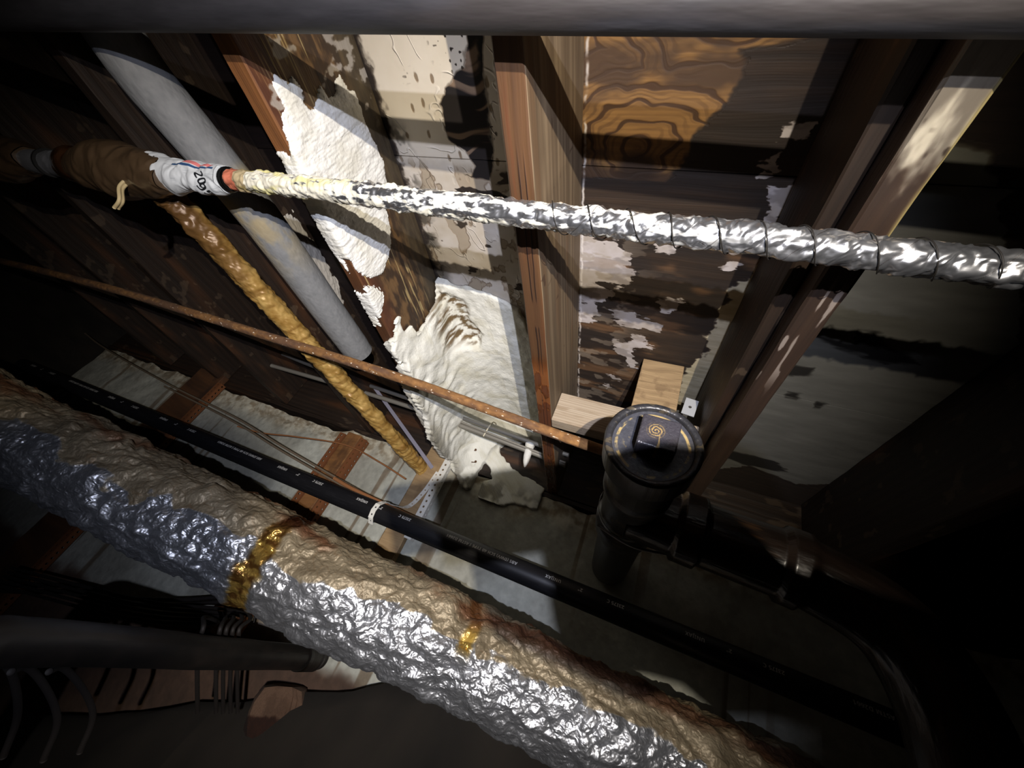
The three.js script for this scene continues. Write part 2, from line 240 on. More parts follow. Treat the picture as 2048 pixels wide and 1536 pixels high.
const blots = [[[0.37, -0.62], [0.40, -0.625], [0.43, -0.655], [0.47, -0.665], [0.49, -0.69], [0.44, -0.70], [0.41, -0.685], [0.36, -0.675], [0.30, -0.66], [0.30, -0.65], [0.38, -0.66]], [[0.30, -0.75], [0.345, -0.75], [0.35, -0.775], [0.32, -0.79], [0.295, -0.79]], [[0.33, -0.85], [0.36, -0.845], [0.355, -0.87], [0.33, -0.87]], [[0.40, -0.86], [0.42, -0.86], [0.415, -0.88], [0.40, -0.88]], [[0.30, -1.18], [0.42, -1.17], [0.48, -1.22], [0.36, -1.24], [0.29, -1.23]]].map(poly);
function bayFar(u, v) {                                             // right of the doubled joist: smooth grey-white with black blots
  const x = 0.18 + u * 0.44, z = 0.5 - v * 1.95, wx = (fbm(x * 40, z * 60, 3, 101) - 0.5) * 0.03, wz = (fbm(x * 25, z * 110, 3, 102) - 0.5) * 0.02;
  let [c, g] = darkWood(x, z, 103); let h = 0.3 + 0.2 * g; c = mixc(c, [40, 32, 26], 0.5);
  const w = white2(x + wx * 0.6, z + wz * 0.6); if (w < 0.01) { const t = ss(0.002, -0.002, w), k = fbm(x * 14, z * 50, 4, 104); c = mixc(c, mixc([122, 121, 114], [98, 97, 91], k), t); h = 0.6 + 0.15 * k; }
  for (const f of blots) { const t = ss(0.006, -0.006, f(x + wx, z + wz)); c = mixc(c, [28, 25, 21], t); }
  const ragged = ss(0.30, 0.22, x + wx * 2) * ss(-0.72, -0.80, z) * ss(0.46, 0.58, fbm(x * 16, z * 60, 4, 105)); c = mixc(c, [84, 66, 46], ragged * 0.85);
  const oval = ss(0.05, 0.03, Math.hypot((x - 0.325) * 0.8, z + 0.315) + wx * 0.3); c = mixc(c, [150, 148, 126], oval * 0.5 * ss(0.01, 0, w));
  return [c[0], c[1], c[2], h];
}
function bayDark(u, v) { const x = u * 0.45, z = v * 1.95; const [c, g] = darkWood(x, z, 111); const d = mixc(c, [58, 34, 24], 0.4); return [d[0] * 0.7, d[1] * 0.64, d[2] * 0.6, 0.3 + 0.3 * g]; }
const ceiling = new THREE.Group(); ceiling.name = 'ceiling'; ceiling.userData = { kind: 'structure' }; scene.add(ceiling);
const tMid = tex(720, 2048, bayMiddle), tRight = tex(704, 2048, bayRight), tFar = tex(512, 1536, bayFar), tDark = tex(256, 1024, bayDark);
function panels(x0, x1, xu, width, t, o) {
  const m = mat(t, o);
  for (const [z0, z1] of [[0.5, -0.3395], [-0.3405, -0.8625], [-0.8635, -1.45]]) {
    const g = new THREE.BoxGeometry(x1 - x0 - 0.001, 0.018, z0 - z1 - 0.0015, 24, 1, 48), p = g.attributes.position, uv = g.attributes.uv; g.translate((x0 + x1) / 2, YD + 0.009, (z0 + z1) / 2);
    for (let i = 0; i < p.count; i++) { uv.setXY(i, (p.getX(i) - xu) / width, (0.5 - p.getZ(i)) / 1.95); }
    mesh('floor_panel', g, m, ceiling);
  }
}
panels(-0.641, -0.219, -0.65, 0.45, tMid, { bumpScale: 0.004, roughness: 0.9 });
panels(-0.219, 0.188, -0.22, 0.44, tRight, { bumpScale: 0.003, roughness: 0.7 });
panels(0.188, 0.60, 0.18, 0.44, tFar, { bumpScale: 0.003, roughness: 0.9 });
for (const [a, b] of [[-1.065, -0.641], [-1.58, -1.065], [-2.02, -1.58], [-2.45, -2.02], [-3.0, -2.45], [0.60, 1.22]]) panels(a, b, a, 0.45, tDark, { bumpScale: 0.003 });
{ const g = new THREE.BoxGeometry(4.4, 0.1, 3.2); g.translate(-0.9, YD + 0.019 + 0.05, -0.1); mesh('floor_build_up', g, plain(0x2a2119, { roughness: 1 }), ceiling); }
{ const g = new THREE.BoxGeometry(4.2, 0.018, 0.92); g.translate(-0.9, YD + 0.009, 0.962); mesh('floor_panel', g, mat(tDark, { bumpScale: 0.003 }), ceiling); }

// ---------------------------------------------------------------- joists, rim board, sill
const JP = 2 * (0.038 + 0.245), ZN = 0.5, ZF = -1.395, JL = ZN - ZF;
function joistTex(fn, w = 512, h = 1024) { return tex(w, h, (u, v) => fn(u * JP, ZN - v * JL), 'cbr'); }
// the foamed joist: p = perimeter metre (left 0-.245, bottom -.283, right -.528)
const tFoam = joistTex((p, z) => {
  const s = p - 0.283; let [c, g] = darkWood(z, p, 121); let h = 0.3 + 0.4 * g, r = 0.65;
  if (s < 0.002) { c = mixc(mixc([132, 86, 46], [84, 52, 28], ss(-0.1, -0.5, z + 0.2 * fbm(z * 12, p * 30, 3, 122))), [64, 36, 20], (1 - g) * 0.5); }
  else { const f = fbm(z * 30, p * 90, 4, 123); c = mixc([54, 38, 24], [104, 78, 48], ss(0.35, 0.65, f)); c = mixc(c, [86, 44, 24], ss(0.07, 0.02, s) * 0.7);
    const bright = ss(0.70, 0.82, vn(z * 16, p * 330, 124)) * ss(0.5, 0.7, vn(z * 8, p * 20, 125)); c = mixc(c, [176, 156, 108], bright * 0.8);
    const top = ss(0.15, 0.21, s + 0.03 * (fbm(z * 20, p * 20, 3, 126) - 0.5)); c = mixc(c, mixc([44, 36, 26], [86, 74, 54], f), top);
    const fl = ss(0.66, 0.72, fbm(z * 42, p * 26, 4, 127)) * ss(0.02, -0.1, z) * ss(-0.3, -0.22, z); c = mixc(c, [170, 164, 156], fl * 0.8); }
  return [c[0], c[1], c[2], h, r, 0];
});
// the orange joist
const tOrange = joistTex((p, z) => {
  const s = p - 0.283, g = grain(z, p, 131), f = fbm(z * 6, p * 60, 4, 132); let c, h = 0.5 + 0.3 * g, r = 0.7;
  if (p > 0.244 && s < 0.001) { c = mixc([58, 37, 21], [106, 73, 41], 0.2 + 0.6 * g); c = mixc(c, [92, 50, 24], ss(0.5, 0.75, f) * 0.7);
    const a1 = Math.abs(p - 0.262 - 0.004 * vn(z * 7, 3, 133)), a2 = Math.abs(p - 0.271 - 0.003 * vn(z * 9, 5, 134)), crack = Math.max(ss(0.0011, 0.0004, a1), ss(0.0009, 0.0003, a2)) * ss(-0.2, -0.26, z) * ss(0.25, 0.4, vn(z * 14, 8, 135)); c = mixc(c, [32, 16, 8], crack); h -= crack * 0.5;
    const gum = ss(0.50, 0.60, fbm(z * 26, p * 70, 4, 136)) * ss(-0.62, -0.68, z) * ss(-1.3, -1.1, z); c = mixc(c, [100, 52, 26], ss(-0.6, -0.66, z) * 0.6); c = mixc(c, [176, 118, 72], gum * 0.4); r = 0.7 - 0.45 * ss(-0.6, -0.66, z) * ss(0.42, 0.55, fbm(z * 26, p * 70, 4, 136)); h += gum * 0.4; }
  else { c = mixc([76, 62, 46], [114, 96, 73], 0.15 + 0.5 * g + 0.35 * f); const st = ss(0.55, 0.8, vn(z * 2.5, p * 120, 137)); c = mixc(c, [172, 152, 122], st * 0.3); c = mixc(c, [94, 68, 44], ss(0.6, 0.8, fbm(z * 2, p * 30, 3, 138)) * 0.5); c = mixc(c, [98, 88, 78], ss(-0.75, -1.0, z) * 0.4);
    const mark = ss(0.93, 0.96, vn(z * 60, p * 60, 139)); c = mixc(c, [60, 40, 26], mark * 0.6); }
  return [c[0], c[1], c[2], h, r, 0];
});
// the doubled joist: mould along its near underside
const tMould = joistTex((p, z) => {
  let [c, g] = darkWood(z, p, 141); let h = 0.3 + 0.35 * g; c = mixc(c, [54, 38, 30], 0.4); const q = fbm(z * 16, p * 50, 5, 142);
  if (p > 0.240 && p < 0.300) { const m = ss(-0.235, -0.20, z + (fbm(z * 50, p * 90, 3, 143) - 0.5) * 0.06), y = mixc([112, 104, 92], [196, 188, 168], ss(0.38, 0.62, q)); c = mixc(c, mixc(y, [44, 34, 28], ss(0.66, 0.72, fbm(z * 30, p * 60, 3, 144))), m * 0.95); h += m * 0.2 * q;
    const edge = ss(0.277, 0.283, p + 0.006 * (q - 0.5)) * ss(-0.335, -0.30, z); c = mixc(c, [176, 160, 104], edge * 0.8);
    const fl = ss(0.70, 0.76, vn(z * 24, p * 160, 145)) * ss(-0.33, -0.38, z) * ss(-0.6, -0.5, z); c = mixc(c, [150, 140, 132], fl * 0.8); }
  return [c[0], c[1], c[2], h, 0.62, 0];
});
const tPlainJoist = joistTex((p, z) => { let [c, g] = darkWood(z, p, 151); c = mixc(c, [22, 15, 11], 0.35); c = mixc(c, [92, 56, 30], ss(0.55, 0.8, fbm(z * 3, p * 14, 4, 152)) * 0.6); const b = ss(0.68, 0.74, fbm(z * 22, p * 30, 4, 153)); c = mixc(c, [128, 112, 90], b * 0.3); return [c[0], c[1], c[2], 0.3 + 0.4 * g, 0.6, 0]; }, 384, 1024);
const jm = t => mat(t, { bumpScale: 0.003 });
const mPlain = jm(tPlainJoist);
const joistGeo = (x0, seed, y0 = YJ) => timberZ(x0, x0 + 0.038, y0, YD - 0.0005, ZN, ZF, { seed });
tag(mesh('joist', joistGeo(-0.66, 3), jm(tFoam)), 'dark wet timber joist with the big white mould sheet on its right face', 'joist');
tag(mesh('joist', joistGeo(-0.238, 4), jm(tOrange)), 'orange-brown cracked joist with a clean tan right face, in the middle of the view', 'joist');
{ const t = thing('joist', 'dark doubled joist right of the capped drain, pale mould on its near underside', 'joist');
  mesh('main_timber', joistGeo(0.169, 5), jm(tMould), t); mesh('sister_board', timberZ(0.146, 0.1675, 0.532, YD - 0.001, ZN, ZF, { seed: 15 }), mPlain, t); }
tag(mesh('joist', joistGeo(-1.083, 6), mPlain), 'dark brown joist behind the yellow-wrapped pipe and the grey pipe', 'joist');
tag(mesh('joist', joistGeo(-1.60, 7), mPlain), 'dark joist with an orange-brown lower edge left of the yellow-wrapped pipe', 'joist');
tag(mesh('joist', joistGeo(-2.04, 8), mPlain), 'almost black joist at the far upper left behind the brown taped fittings', 'joist');
tag(mesh('joist', joistGeo(-2.47, 9), mPlain), 'leftmost black joist in the unlit corner', 'joist');
tag(mesh('joist', joistGeo(0.585, 10), mPlain), 'unlit joist at the right edge, beyond the grey stained bay', 'joist');
const rimM = mat(tPlainJoist, { bumpScale: 0.003 });
{ const g = timberZ(-0.02, 0.02, 0.4925, YD - 0.001, 2.1, -2.1, { seed: 21, n: 80, rough: 0.002 }); g.rotateY(-Math.PI / 2); g.translate(-0.9, 0, ZF - 0.024); tag(mesh('rim_board', g, rimM), 'dark stained rim board closing the joist ends above the wall', 'board'); }
{ const g = timberZ(-0.06, 0.06, 0.472, 0.4905, 2.1, -2.1, { seed: 22, n: 80, rough: 0.003 }); g.rotateY(-Math.PI / 2); g.translate(-0.9, 0, ZF - 0.058); tag(mesh('sill_plate', g, rimM), 'rotten dark sill plate lying on the ragged top of the wall', 'sill'); }

// ---------------------------------------------------------------- white fungus
const fungusTex = tex(512, 512, (u, v) => { const n = fbm(u * 40, v * 40, 4, 161), m = fbm(u * 6, v * 6, 4, 162); const c = mixc([228, 228, 223], [213, 211, 200], ss(0.4, 0.8, m)); return [c[0], c[1], c[2], n]; });
const fungusM = mat(fungusTex, { roughness: 0.95, bumpScale: 0.0014 });
// sheet growing on the foamed joist; s = metres up the right face, negative = across the underside
function sheet(outline, s0, s1, z0, z1, cell, thick, seed, frill) {
  const f = poly(outline), ns = Math.round((s1 - s0) / cell), nz = Math.round((z0 - z1) / cell), P = [], U = [], I = [], id = new Map();
  const D = (s, z) => f(s, z) + frill * (vn(s * 420 + 40 * vn(s * 30, z * 30, seed), z * 160, seed + 1) - 0.5) * 2 + 0.004 * (fbm(s * 90, z * 90, 2, seed + 2) - 0.5);
  const H = new Float32Array((ns + 1) * (nz + 1));
  for (let j = 0; j <= nz; j++) for (let i = 0; i <= ns; i++) { const s = s0 + i * cell, z = z0 - j * cell, d = -D(s, z); H[j * (ns + 1) + i] = d > 0 ? 0.0008 + thick * Math.sqrt(clamp(d / 0.02)) * (0.55 + 0.9 * fbm(s * 30, z * 70, 4, seed + 3)) + 0.0012 * vn(s * 60, z * 420, seed + 4) : -0.0015; }
  const put = (i, j) => { const k = j * (ns + 1) + i; if (!id.has(k)) { const s = s0 + i * cell, z = z0 - j * cell, h = H[k]; let x, y; const a = clamp((s + 0.006) / 0.012);
      if (s >= 0.006) { x = -0.622 + h; y = YJ + s; } else if (s <= -0.006) { x = -0.622 + s; y = YJ - h; } else { const t = a * Math.PI / 2; x = -0.622 - 0.004 + (0.004 + h) * Math.sin(t); y = YJ + 0.004 - (0.004 + h) * Math.cos(t); if (s > 0) y = Math.max(y, YJ + s - 0.004 + 0.0); }
      id.set(k, P.length / 3); P.push(x, y, z); U.push(s * 4, z * 4); } return id.get(k); };
  for (let j = 0; j < nz; j++) for (let i = 0; i < ns; i++) { const k = j * (ns + 1) + i; if (H[k] < 0 && H[k + 1] < 0 && H[k + ns + 1] < 0 && H[k + ns + 2] < 0) continue; const a = put(i, j), b = put(i + 1, j), c = put(i, j + 1), d = put(i + 1, j + 1); I.push(a, b, c, b, d, c); }
  const g = new THREE.BufferGeometry(); g.setAttribute('position', new THREE.Float32BufferAttribute(P, 3)); g.setAttribute('uv', new THREE.Float32BufferAttribute(U, 2)); g.setIndex(I); g.computeVertexNormals(); return g;
}
tag(mesh('fungus_sheet', sheet([[0.026, -0.148], [0.029, -0.161], [0.027, -0.171], [0.028, -0.178], [0.018, -0.179], [0.006, -0.199], [0.001, -0.217], [-0.01, -0.242], [-0.015, -0.229], [-0.033, -0.231], [-0.037, -0.265], [-0.0375, -0.312], [-0.0375, -0.361], [-0.0375, -0.417], [-0.022, -0.477], [-0.018, -0.446], [-0.021, -0.435], [0.002, -0.44], [0.001, -0.459], [0.011, -0.484], [0.027, -0.504], [0.065, -0.519], [0.095, -0.506], [0.119, -0.49], [0.141, -0.461], [0.151, -0.426], [0.153, -0.406], [0.185, -0.371], [0.2, -0.337], [0.196, -0.3], [0.189, -0.259], [0.19, -0.244], [0.193, -0.202], [0.177, -0.203], [0.171, -0.176], [0.159, -0.177], [0.143, -0.195], [0.123, -0.194], [0.116, -0.171], [0.099, -0.188], [0.077, -0.199], [0.065, -0.184], [0.075, -0.168], [0.068, -0.147], [0.056, -0.155], [0.039, -0.137]], -0.036, 0.22, -0.12, -0.54, 0.0016, 0.005, 171, 0.0022), fungusM), 'largest smooth white fungus sheet, crossed by pipe shadows, behind the foil-wrapped pipe', 'fungus');
tag(mesh('fungus_fan', sheet([[-0.0375, -0.524], [-0.015, -0.533], [0.001, -0.508], [0.023, -0.526], [0.042, -0.558], [0.015, -0.59], [-0.01, -0.601], [-0.016, -0.632], [-0.0375, -0.635], [-0.0375, -0.577]], -0.036, 0.06, -0.49, -0.65, 0.0012, 0.003, 181, 0.006), fungusM), 'small white fan of feathery fungus between the big sheet and the lumpy mass', 'fungus');
// lumpy mass filling the corner of joist, floor and rim board
{ const face = poly([[-0.03, -0.698], [0.015, -0.66], [0.03, -0.638], [0.052, -0.639], [0.04, -0.686], [0.073, -0.695], [0.071, -0.732], [0.133, -0.732], [0.171, -0.728], [0.25, -0.70], [0.26, -1.40], [-0.02, -1.40], [-0.03, -1.302], [-0.06, -1.227], [-0.07, -1.08], [-0.035, -0.967], [-0.044, -0.903], [-0.012, -0.762]]);
  const deck = poly([[-0.66, -0.69], [-0.60, -0.68], [-0.581, -0.686], [-0.522, -0.678], [-0.43, -0.70], [-0.37, -0.73], [-0.33, -0.85], [-0.28, -1.0], [-0.26, -1.40], [-0.66, -1.40]]);
  const bare = poly([[-0.611, -0.69], [-0.574, -0.713], [-0.535, -0.746], [-0.54, -0.80], [-0.50, -0.85], [-0.52, -0.90], [-0.585, -0.88], [-0.628, -0.83], [-0.629, -0.766]]);
  const rim = poly([[-0.66, 0.74], [-0.68, 0.56], [-0.655, 0.52], [-0.623, 0.53], [-0.58, 0.45], [-0.556, 0.405], [-0.52, 0.40], [-0.522, 0.462], [-0.519, 0.509], [-0.504, 0.554], [-0.488, 0.60], [-0.45, 0.64], [-0.36, 0.68], [-0.3, 0.70], [-0.26, 0.74]]);
  const low = poly([[-0.484, 0.588], [-0.507, 0.531], [-0.484, 0.507], [-0.458, 0.469], [-0.486, 0.447], [-0.481, 0.383], [-0.436, 0.356], [-0.347, 0.407], [-0.25, 0.415], [-0.25, 0.50], [-0.285, 0.512], [-0.356, 0.521], [-0.399, 0.536]]);
  const ox = -0.74, oz = -1.41, C = 0.004, NX = 130, NZ = 205, NY = 95, oy = 0.375;
  const A = new Float32Array(NX * NZ), A2 = new Float32Array(NX * NZ), B = new Float32Array(NY * NZ), E1 = new Float32Array(NX * NY), E2 = new Float32Array(NX * NY);
  for (let k = 0; k < NZ; k++) { const z = oz + k * C; for (let i = 0; i < NX; i++) { const x = ox + i * C; A[k * NX + i] = deck(x, z) + 0.012 * (fbm(x * 50, z * 50, 3, 191) - 0.5); A2[k * NX + i] = bare(x, z); } for (let j = 0; j < NY; j++) { const y = oy + j * C; B[k * NY + j] = face(y - YJ, z) + 0.012 * (vn(y * 60, z * 190, 192) - 0.5); } }
  for (let j = 0; j < NY; j++) for (let i = 0; i < NX; i++) { const x = ox + i * C, y = oy + j * C, w = 0.012 * (fbm(x * 60, y * 40, 3, 193) - 0.5); E1[j * NX + i] = rim(x, y) + w; E2[j * NX + i] = low(x, y) + w; }
  const f = (x, y, z) => {
    const i = Math.min(NX - 1, Math.round((x - ox) / C)), j = Math.min(NY - 1, Math.round((y - oy) / C)), k = Math.min(NZ - 1, Math.round((z - oz) / C));
    const n = fbm(x * 26, z * 26, 3, 194) - 0.5, fold = vn(x * 22 + y * 30, z * 48 + 6 * vn(y * 12, x * 12, 195), 196), fold2 = vn3(x * 60, y * 60, z * 60, 197) - 0.5;
    const bareness = ss(0.01, -0.015, A2[k * NX + i]);
    const tD = (0.010 + 0.020 * ss(-0.72, -0.95, z) + 0.05 * ss(-0.45, -0.60, x) * ss(-0.78, -1.0, z) + 0.008 * n) * (1 - 0.75 * bareness) + 0.004 * fold2;
    const tF = 0.008 + 0.016 * ss(-0.66, -0.85, z) + 0.010 * fold + 0.003 * fold2, tR = 0.016 + 0.02 * ss(0.5, 0.6, y) + 0.014 * fold, tL = 0.008 + 0.006 * fold;
    const dD = Math.max(YD - 0.001 - y - tD, A[k * NX + i] * 0.8), dF = x > -0.622 ? Math.max(x + 0.622 - tF, B[k * NY + j] * 0.8) : Math.max(YJ - y - tF * 0.8, y - YJ - 0.004, -0.675 - x + 0.012 * fold, B[k * NY + Math.max(0, Math.min(NY - 1, Math.round((YJ + x + 0.622 - oy) / C)))]);
    const dR = Math.max(z + 1.396 - tR, E1[j * NX + i] * 0.8), dL = Math.max(z + 1.396 - tL, E2[j * NX + i] * 0.8);
    let d = smin(dD, dF, 0.07 * (1 - 0.35 * bareness)); d = smin(d, dR, 0.09); return smin(d, dL, 0.02);
  };
  const g = surfaceNets(f, [-0.735, 0.38, -1.408], [-0.225, 0.7345, -0.6], 0.0045), p = g.attributes.position, uv = [], col = [];
  for (let i = 0; i < p.count; i++) { const x = p.getX(i), y = p.getY(i), z = p.getZ(i); uv.push((x + y) * 4, (z + y * 0.6) * 4);
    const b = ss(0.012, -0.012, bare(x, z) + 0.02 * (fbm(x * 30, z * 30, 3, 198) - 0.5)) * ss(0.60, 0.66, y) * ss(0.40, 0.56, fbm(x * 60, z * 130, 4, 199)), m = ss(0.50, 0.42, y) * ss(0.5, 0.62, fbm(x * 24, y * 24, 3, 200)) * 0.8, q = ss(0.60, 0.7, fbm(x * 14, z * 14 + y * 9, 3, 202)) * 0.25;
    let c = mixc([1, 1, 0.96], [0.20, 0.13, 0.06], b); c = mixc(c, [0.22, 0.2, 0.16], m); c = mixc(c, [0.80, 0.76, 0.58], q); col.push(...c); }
  g.setAttribute('uv', new THREE.Float32BufferAttribute(uv, 2)); g.setAttribute('color', new THREE.Float32BufferAttribute(col, 3));
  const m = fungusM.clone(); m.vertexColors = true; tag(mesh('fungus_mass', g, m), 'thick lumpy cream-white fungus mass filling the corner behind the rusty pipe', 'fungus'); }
{ const g = tube([V(-0.318, 0.565, -1.2), V(-0.316, 0.545, -1.2), V(-0.31, 0.51, -1.198), V(-0.305, 0.477, -1.197)], (s, a) => 0.0005 + 0.017 * Math.sqrt(clamp(1 - s / 0.089)) * (0.85 + 0.3 * vn(s * 60, a * 6, 203)), { steps: 24, radial: 16 }); tag(mesh('fungus_drip', g, fungusM), 'small white pointed fungus drip hanging under the thin conduits', 'fungus'); }
for (const [x, y, w] of [[-0.578, 0.543, 'upper'], [-0.556, 0.497, 'lower']]) { const n = thing('nail', w + ' of two rusty nails sticking out of the fungus tongue by the rim board', 'nail', [x, y, -1.372]); const sh = new THREE.CylinderGeometry(0.0022, 0.0016, 0.034, 8); sh.rotateZ(Math.PI / 2 - 0.1); sh.rotateY(-0.7); sh.translate(0.010, 0, 0.012); const hd = new THREE.CylinderGeometry(0.0048, 0.0048, 0.0016, 12); hd.rotateZ(Math.PI / 2 - 0.1); hd.rotateY(-0.7); hd.translate(0.023, 0.0017, 0.023); const nm = plain(0x5a3d26, { roughness: 0.8 }); mesh('shank', sh, nm, n); mesh('head', hd, nm, n); }
{ // fuzzy growth on the joist behind the grey pipe
  const P = [], I = [], n = 46, m = 64, f = poly([[0.66, -0.50], [0.72, -0.50], [0.735, -0.6], [0.735, -0.78], [0.70, -0.86], [0.665, -0.80], [0.68, -0.74], [0.655, -0.66]]), id = {};
  const H = (y, z) => { const d = -f(y, z) + 0.03 * (fbm(y * 70, z * 70, 4, 205) - 0.56); return d > 0 ? 0.001 + 0.006 * fbm(y * 160, z * 160, 2, 206) : -0.002; };
  for (let j = 0; j <= m; j++) for (let i = 0; i <= n; i++) { const y = 0.645 + i * 0.002, z = -0.47 - j * 0.0065; P.push(-1.045 + H(y, z), y, z); }
  for (let j = 0; j < m; j++) for (let i = 0; i < n; i++) { const a = j * (n + 1) + i, b = a + 1, c = a + n + 1, d = c + 1; if ([a, b, c, d].some(k => P[k * 3] > -1.0455)) I.push(a, b, c, b, d, c); }
  const g = new THREE.BufferGeometry(); g.setAttribute('position', new THREE.Float32BufferAttribute(P, 3)); g.setIndex(I); g.computeVertexNormals(); tag(mesh('fungus_fuzz', g, plain(0xb9b4aa, { roughness: 1 })), 'grey-white fuzzy fungus on the joist beside the grey pipe', 'fungus'); }

// ---------------------------------------------------------------- foil
const lat = (i, j, n, s) => ih(i, ((j % n) + n) % n, s);
// crumple: random heights joined by flat facets; y wraps after n cells
function facet(x, y, n, s) { const i = Math.floor(x), j = Math.floor(y), u = x - i, v = y - j, a = lat(i, j, n, s), b = lat(i + 1, j, n, s), c = lat(i, j + 1, n, s), d = lat(i + 1, j + 1, n, s); return ((i + j) & 1) ? (u + v < 1 ? a + (b - a) * u + (c - a) * v : d + (c - d) * (1 - u) + (b - d) * (1 - v)) : (u > v ? a + (b - a) * u + (d - b) * v : a + (d - c) * u + (c - a) * v); }
function vw(x, y, n, s) { const i = Math.floor(x), j = Math.floor(y), u = sm(x - i), v = sm(y - j), a = lat(i, j, n, s), b = lat(i + 1, j, n, s), c = lat(i, j + 1, n, s), d = lat(i + 1, j + 1, n, s); return a + (b - a) * u + (c - a + (a - b - c + d) * u) * v; }
function crumple(s, a, circ, size, seed) { const n = Math.max(3, Math.round(circ / size)), y = a * n, x = s / size, w1 = vw(x * 0.7, y, n, seed + 1) * 1.1, w2 = vw(x * 0.7 + 9, y, n, seed + 2) * 1.1; return facet(x + w1, y + w2, n, seed); }
const crease = (s, a, circ, size, seed) => Math.abs(crumple(s, a, circ, size, seed) - crumple(s + 3.7, a, circ, size, seed + 31));
// big duct-like pipe along the wall
const bigA = V(-2.05, -0.05, -0.4266), bigB = V(0.72, -0.05, -1.2576), bigLen = bigA.distanceTo(bigB), BR = 0.1, bigCirc = 2 * Math.PI * BR;
const sAt = x => (x + 2.05) / 2.77 * bigLen;
const band1 = sAt(-0.665), band2 = sAt(-0.235);
const bigR = (s, a) => { const lump = vw(s * 5, a * 5, 5, 211) - 0.5, pinch = Math.exp(-Math.pow((s - band2) / 0.02, 2)) * 0.006 + Math.exp(-Math.pow((s - band1) / 0.025, 2)) * 0.003;
  return BR - pinch + 0.010 * lump + crease(s * 0.8, a, bigCirc, 0.050, 212) * 0.016 + crease(s * 0.75, a, bigCirc, 0.024, 214) * 0.011 + crease(s, a, bigCirc, 0.012, 217) * 0.0040 - 0.009; };
// angle: 0 is the top of the pipe, .25 the side away from / towards the wall by sign; the room side is .75
const bigTex = tex(2048, 768, (u, v) => {
  const s = u * bigLen, a = v, x = u * 2.77 - 2.05, wob = 0.10 * (fbm(s * 7, a * 9, 4, 221) - 0.5) + 0.05 * (crumple(s, a, bigCirc, 0.03, 222) - 0.5) + 0.03 * (fbm(s * 40, a * 40, 3, 223) - 0.5);
  const up = Math.min(a, 1 - a), dust = ss(0.005, -0.005, up - 0.225 + wob), veil = ss(0.55, 0.75, fbm(s * 9, a * 14, 4, 224)) * 0.4;
  let c = [176, 178, 182], r = 0.34 + 0.14 * fbm(s * 30, a * 40, 3, 233), m = 0.9; const k = fbm(s * 18, a * 22, 4, 225);
  let d = mixc([104, 92, 72], [150, 138, 114], k); d = mixc(d, [96, 62, 40], ss(0.5, 0.72, fbm(s * 6, a * 9, 4, 226)) * ss(0.17, 0.10, up + wob * 0.5)); const vein = ss(0.035, 0.0, Math.abs(crumple(s, a, bigCirc, 0.02, 227) - 0.5)); d = mixc(d, [104, 78, 50], vein * 0.35);
  c = mixc(c, d, dust); r = r + (0.55 - r) * dust; m = 0.9 - 0.5 * dust;
  const grime = ss(0.50, 0.66, 0.45 * fbm(s * 70, a * 60, 4, 228) + 0.55 * fbm(s * 9, a * 8, 3, 234)); r = r + (0.5 - r) * grime * 0.5;
  const t1 = ss(0.030, 0.016, Math.abs(s - band1 - 0.02 * (vw(s * 20, a * 20, 20, 229) - 0.5) - 0.03 * (0.5 - up)) + 0.016 * (fbm(s * 50, a * 40, 3, 238) - 0.5)), gold = mixc([104, 70, 30], [176, 142, 68], ss(0.35, 0.6, fbm(s * 60, a * 50, 3, 230))); c = mixc(c, mixc(gold, [64, 34, 18], ss(0.2, 0.1, up)), t1 * 0.95); r = r + (0.3 - r) * t1; m = m + (0.75 - m) * t1;
  const t2 = ss(0.016, 0.006, Math.abs(s - band2 - 0.03 * (vw(s * 14, a * 14, 14, 231) - 0.5))) * ss(0.30, 0.20, up + 0.1 * (k - 0.5)); c = mixc(c, mixc([84, 52, 28], [196, 160, 74], ss(0.13, 0.2, up)), t2 * 0.9); r = r + (0.35 - r) * t2;
  const rust = ss(0.52, 0.66, fbm(s * 5, a * 11, 4, 232)) * ss(0.16, 0.09, up) * ss(-0.35, -0.1, x); c = mixc(c, [82, 54, 38], rust * 0.85); m *= 1 - 0.4 * rust; r = Math.max(r, rust * 0.6);
  const hb = 0.5 + 0.9 * (crease(s, a, bigCirc, 0.0075, 235) - 0.33) + 0.35 * (vn(s * 420, a * 260, 237) - 0.5);
  return [c[0], c[1], c[2], hb, r, m];
}, 'cbr');
{ const t = thing('insulated_pipe', 'thickest pipe, wrapped in crumpled silver foil with tan dust, low across the foreground', 'pipe');
  mesh('foil_jacket', tube([bigA, bigB], bigR, { steps: 1150, radial: 210, straight: true, caps: false }), mat(bigTex, { bumpScale: 0.0022 }), t);
  mesh('inner_pipe', tube([bigA, bigB], 0.07, { steps: 2, radial: 24, straight: true }), plain(0x2b2624), t); }

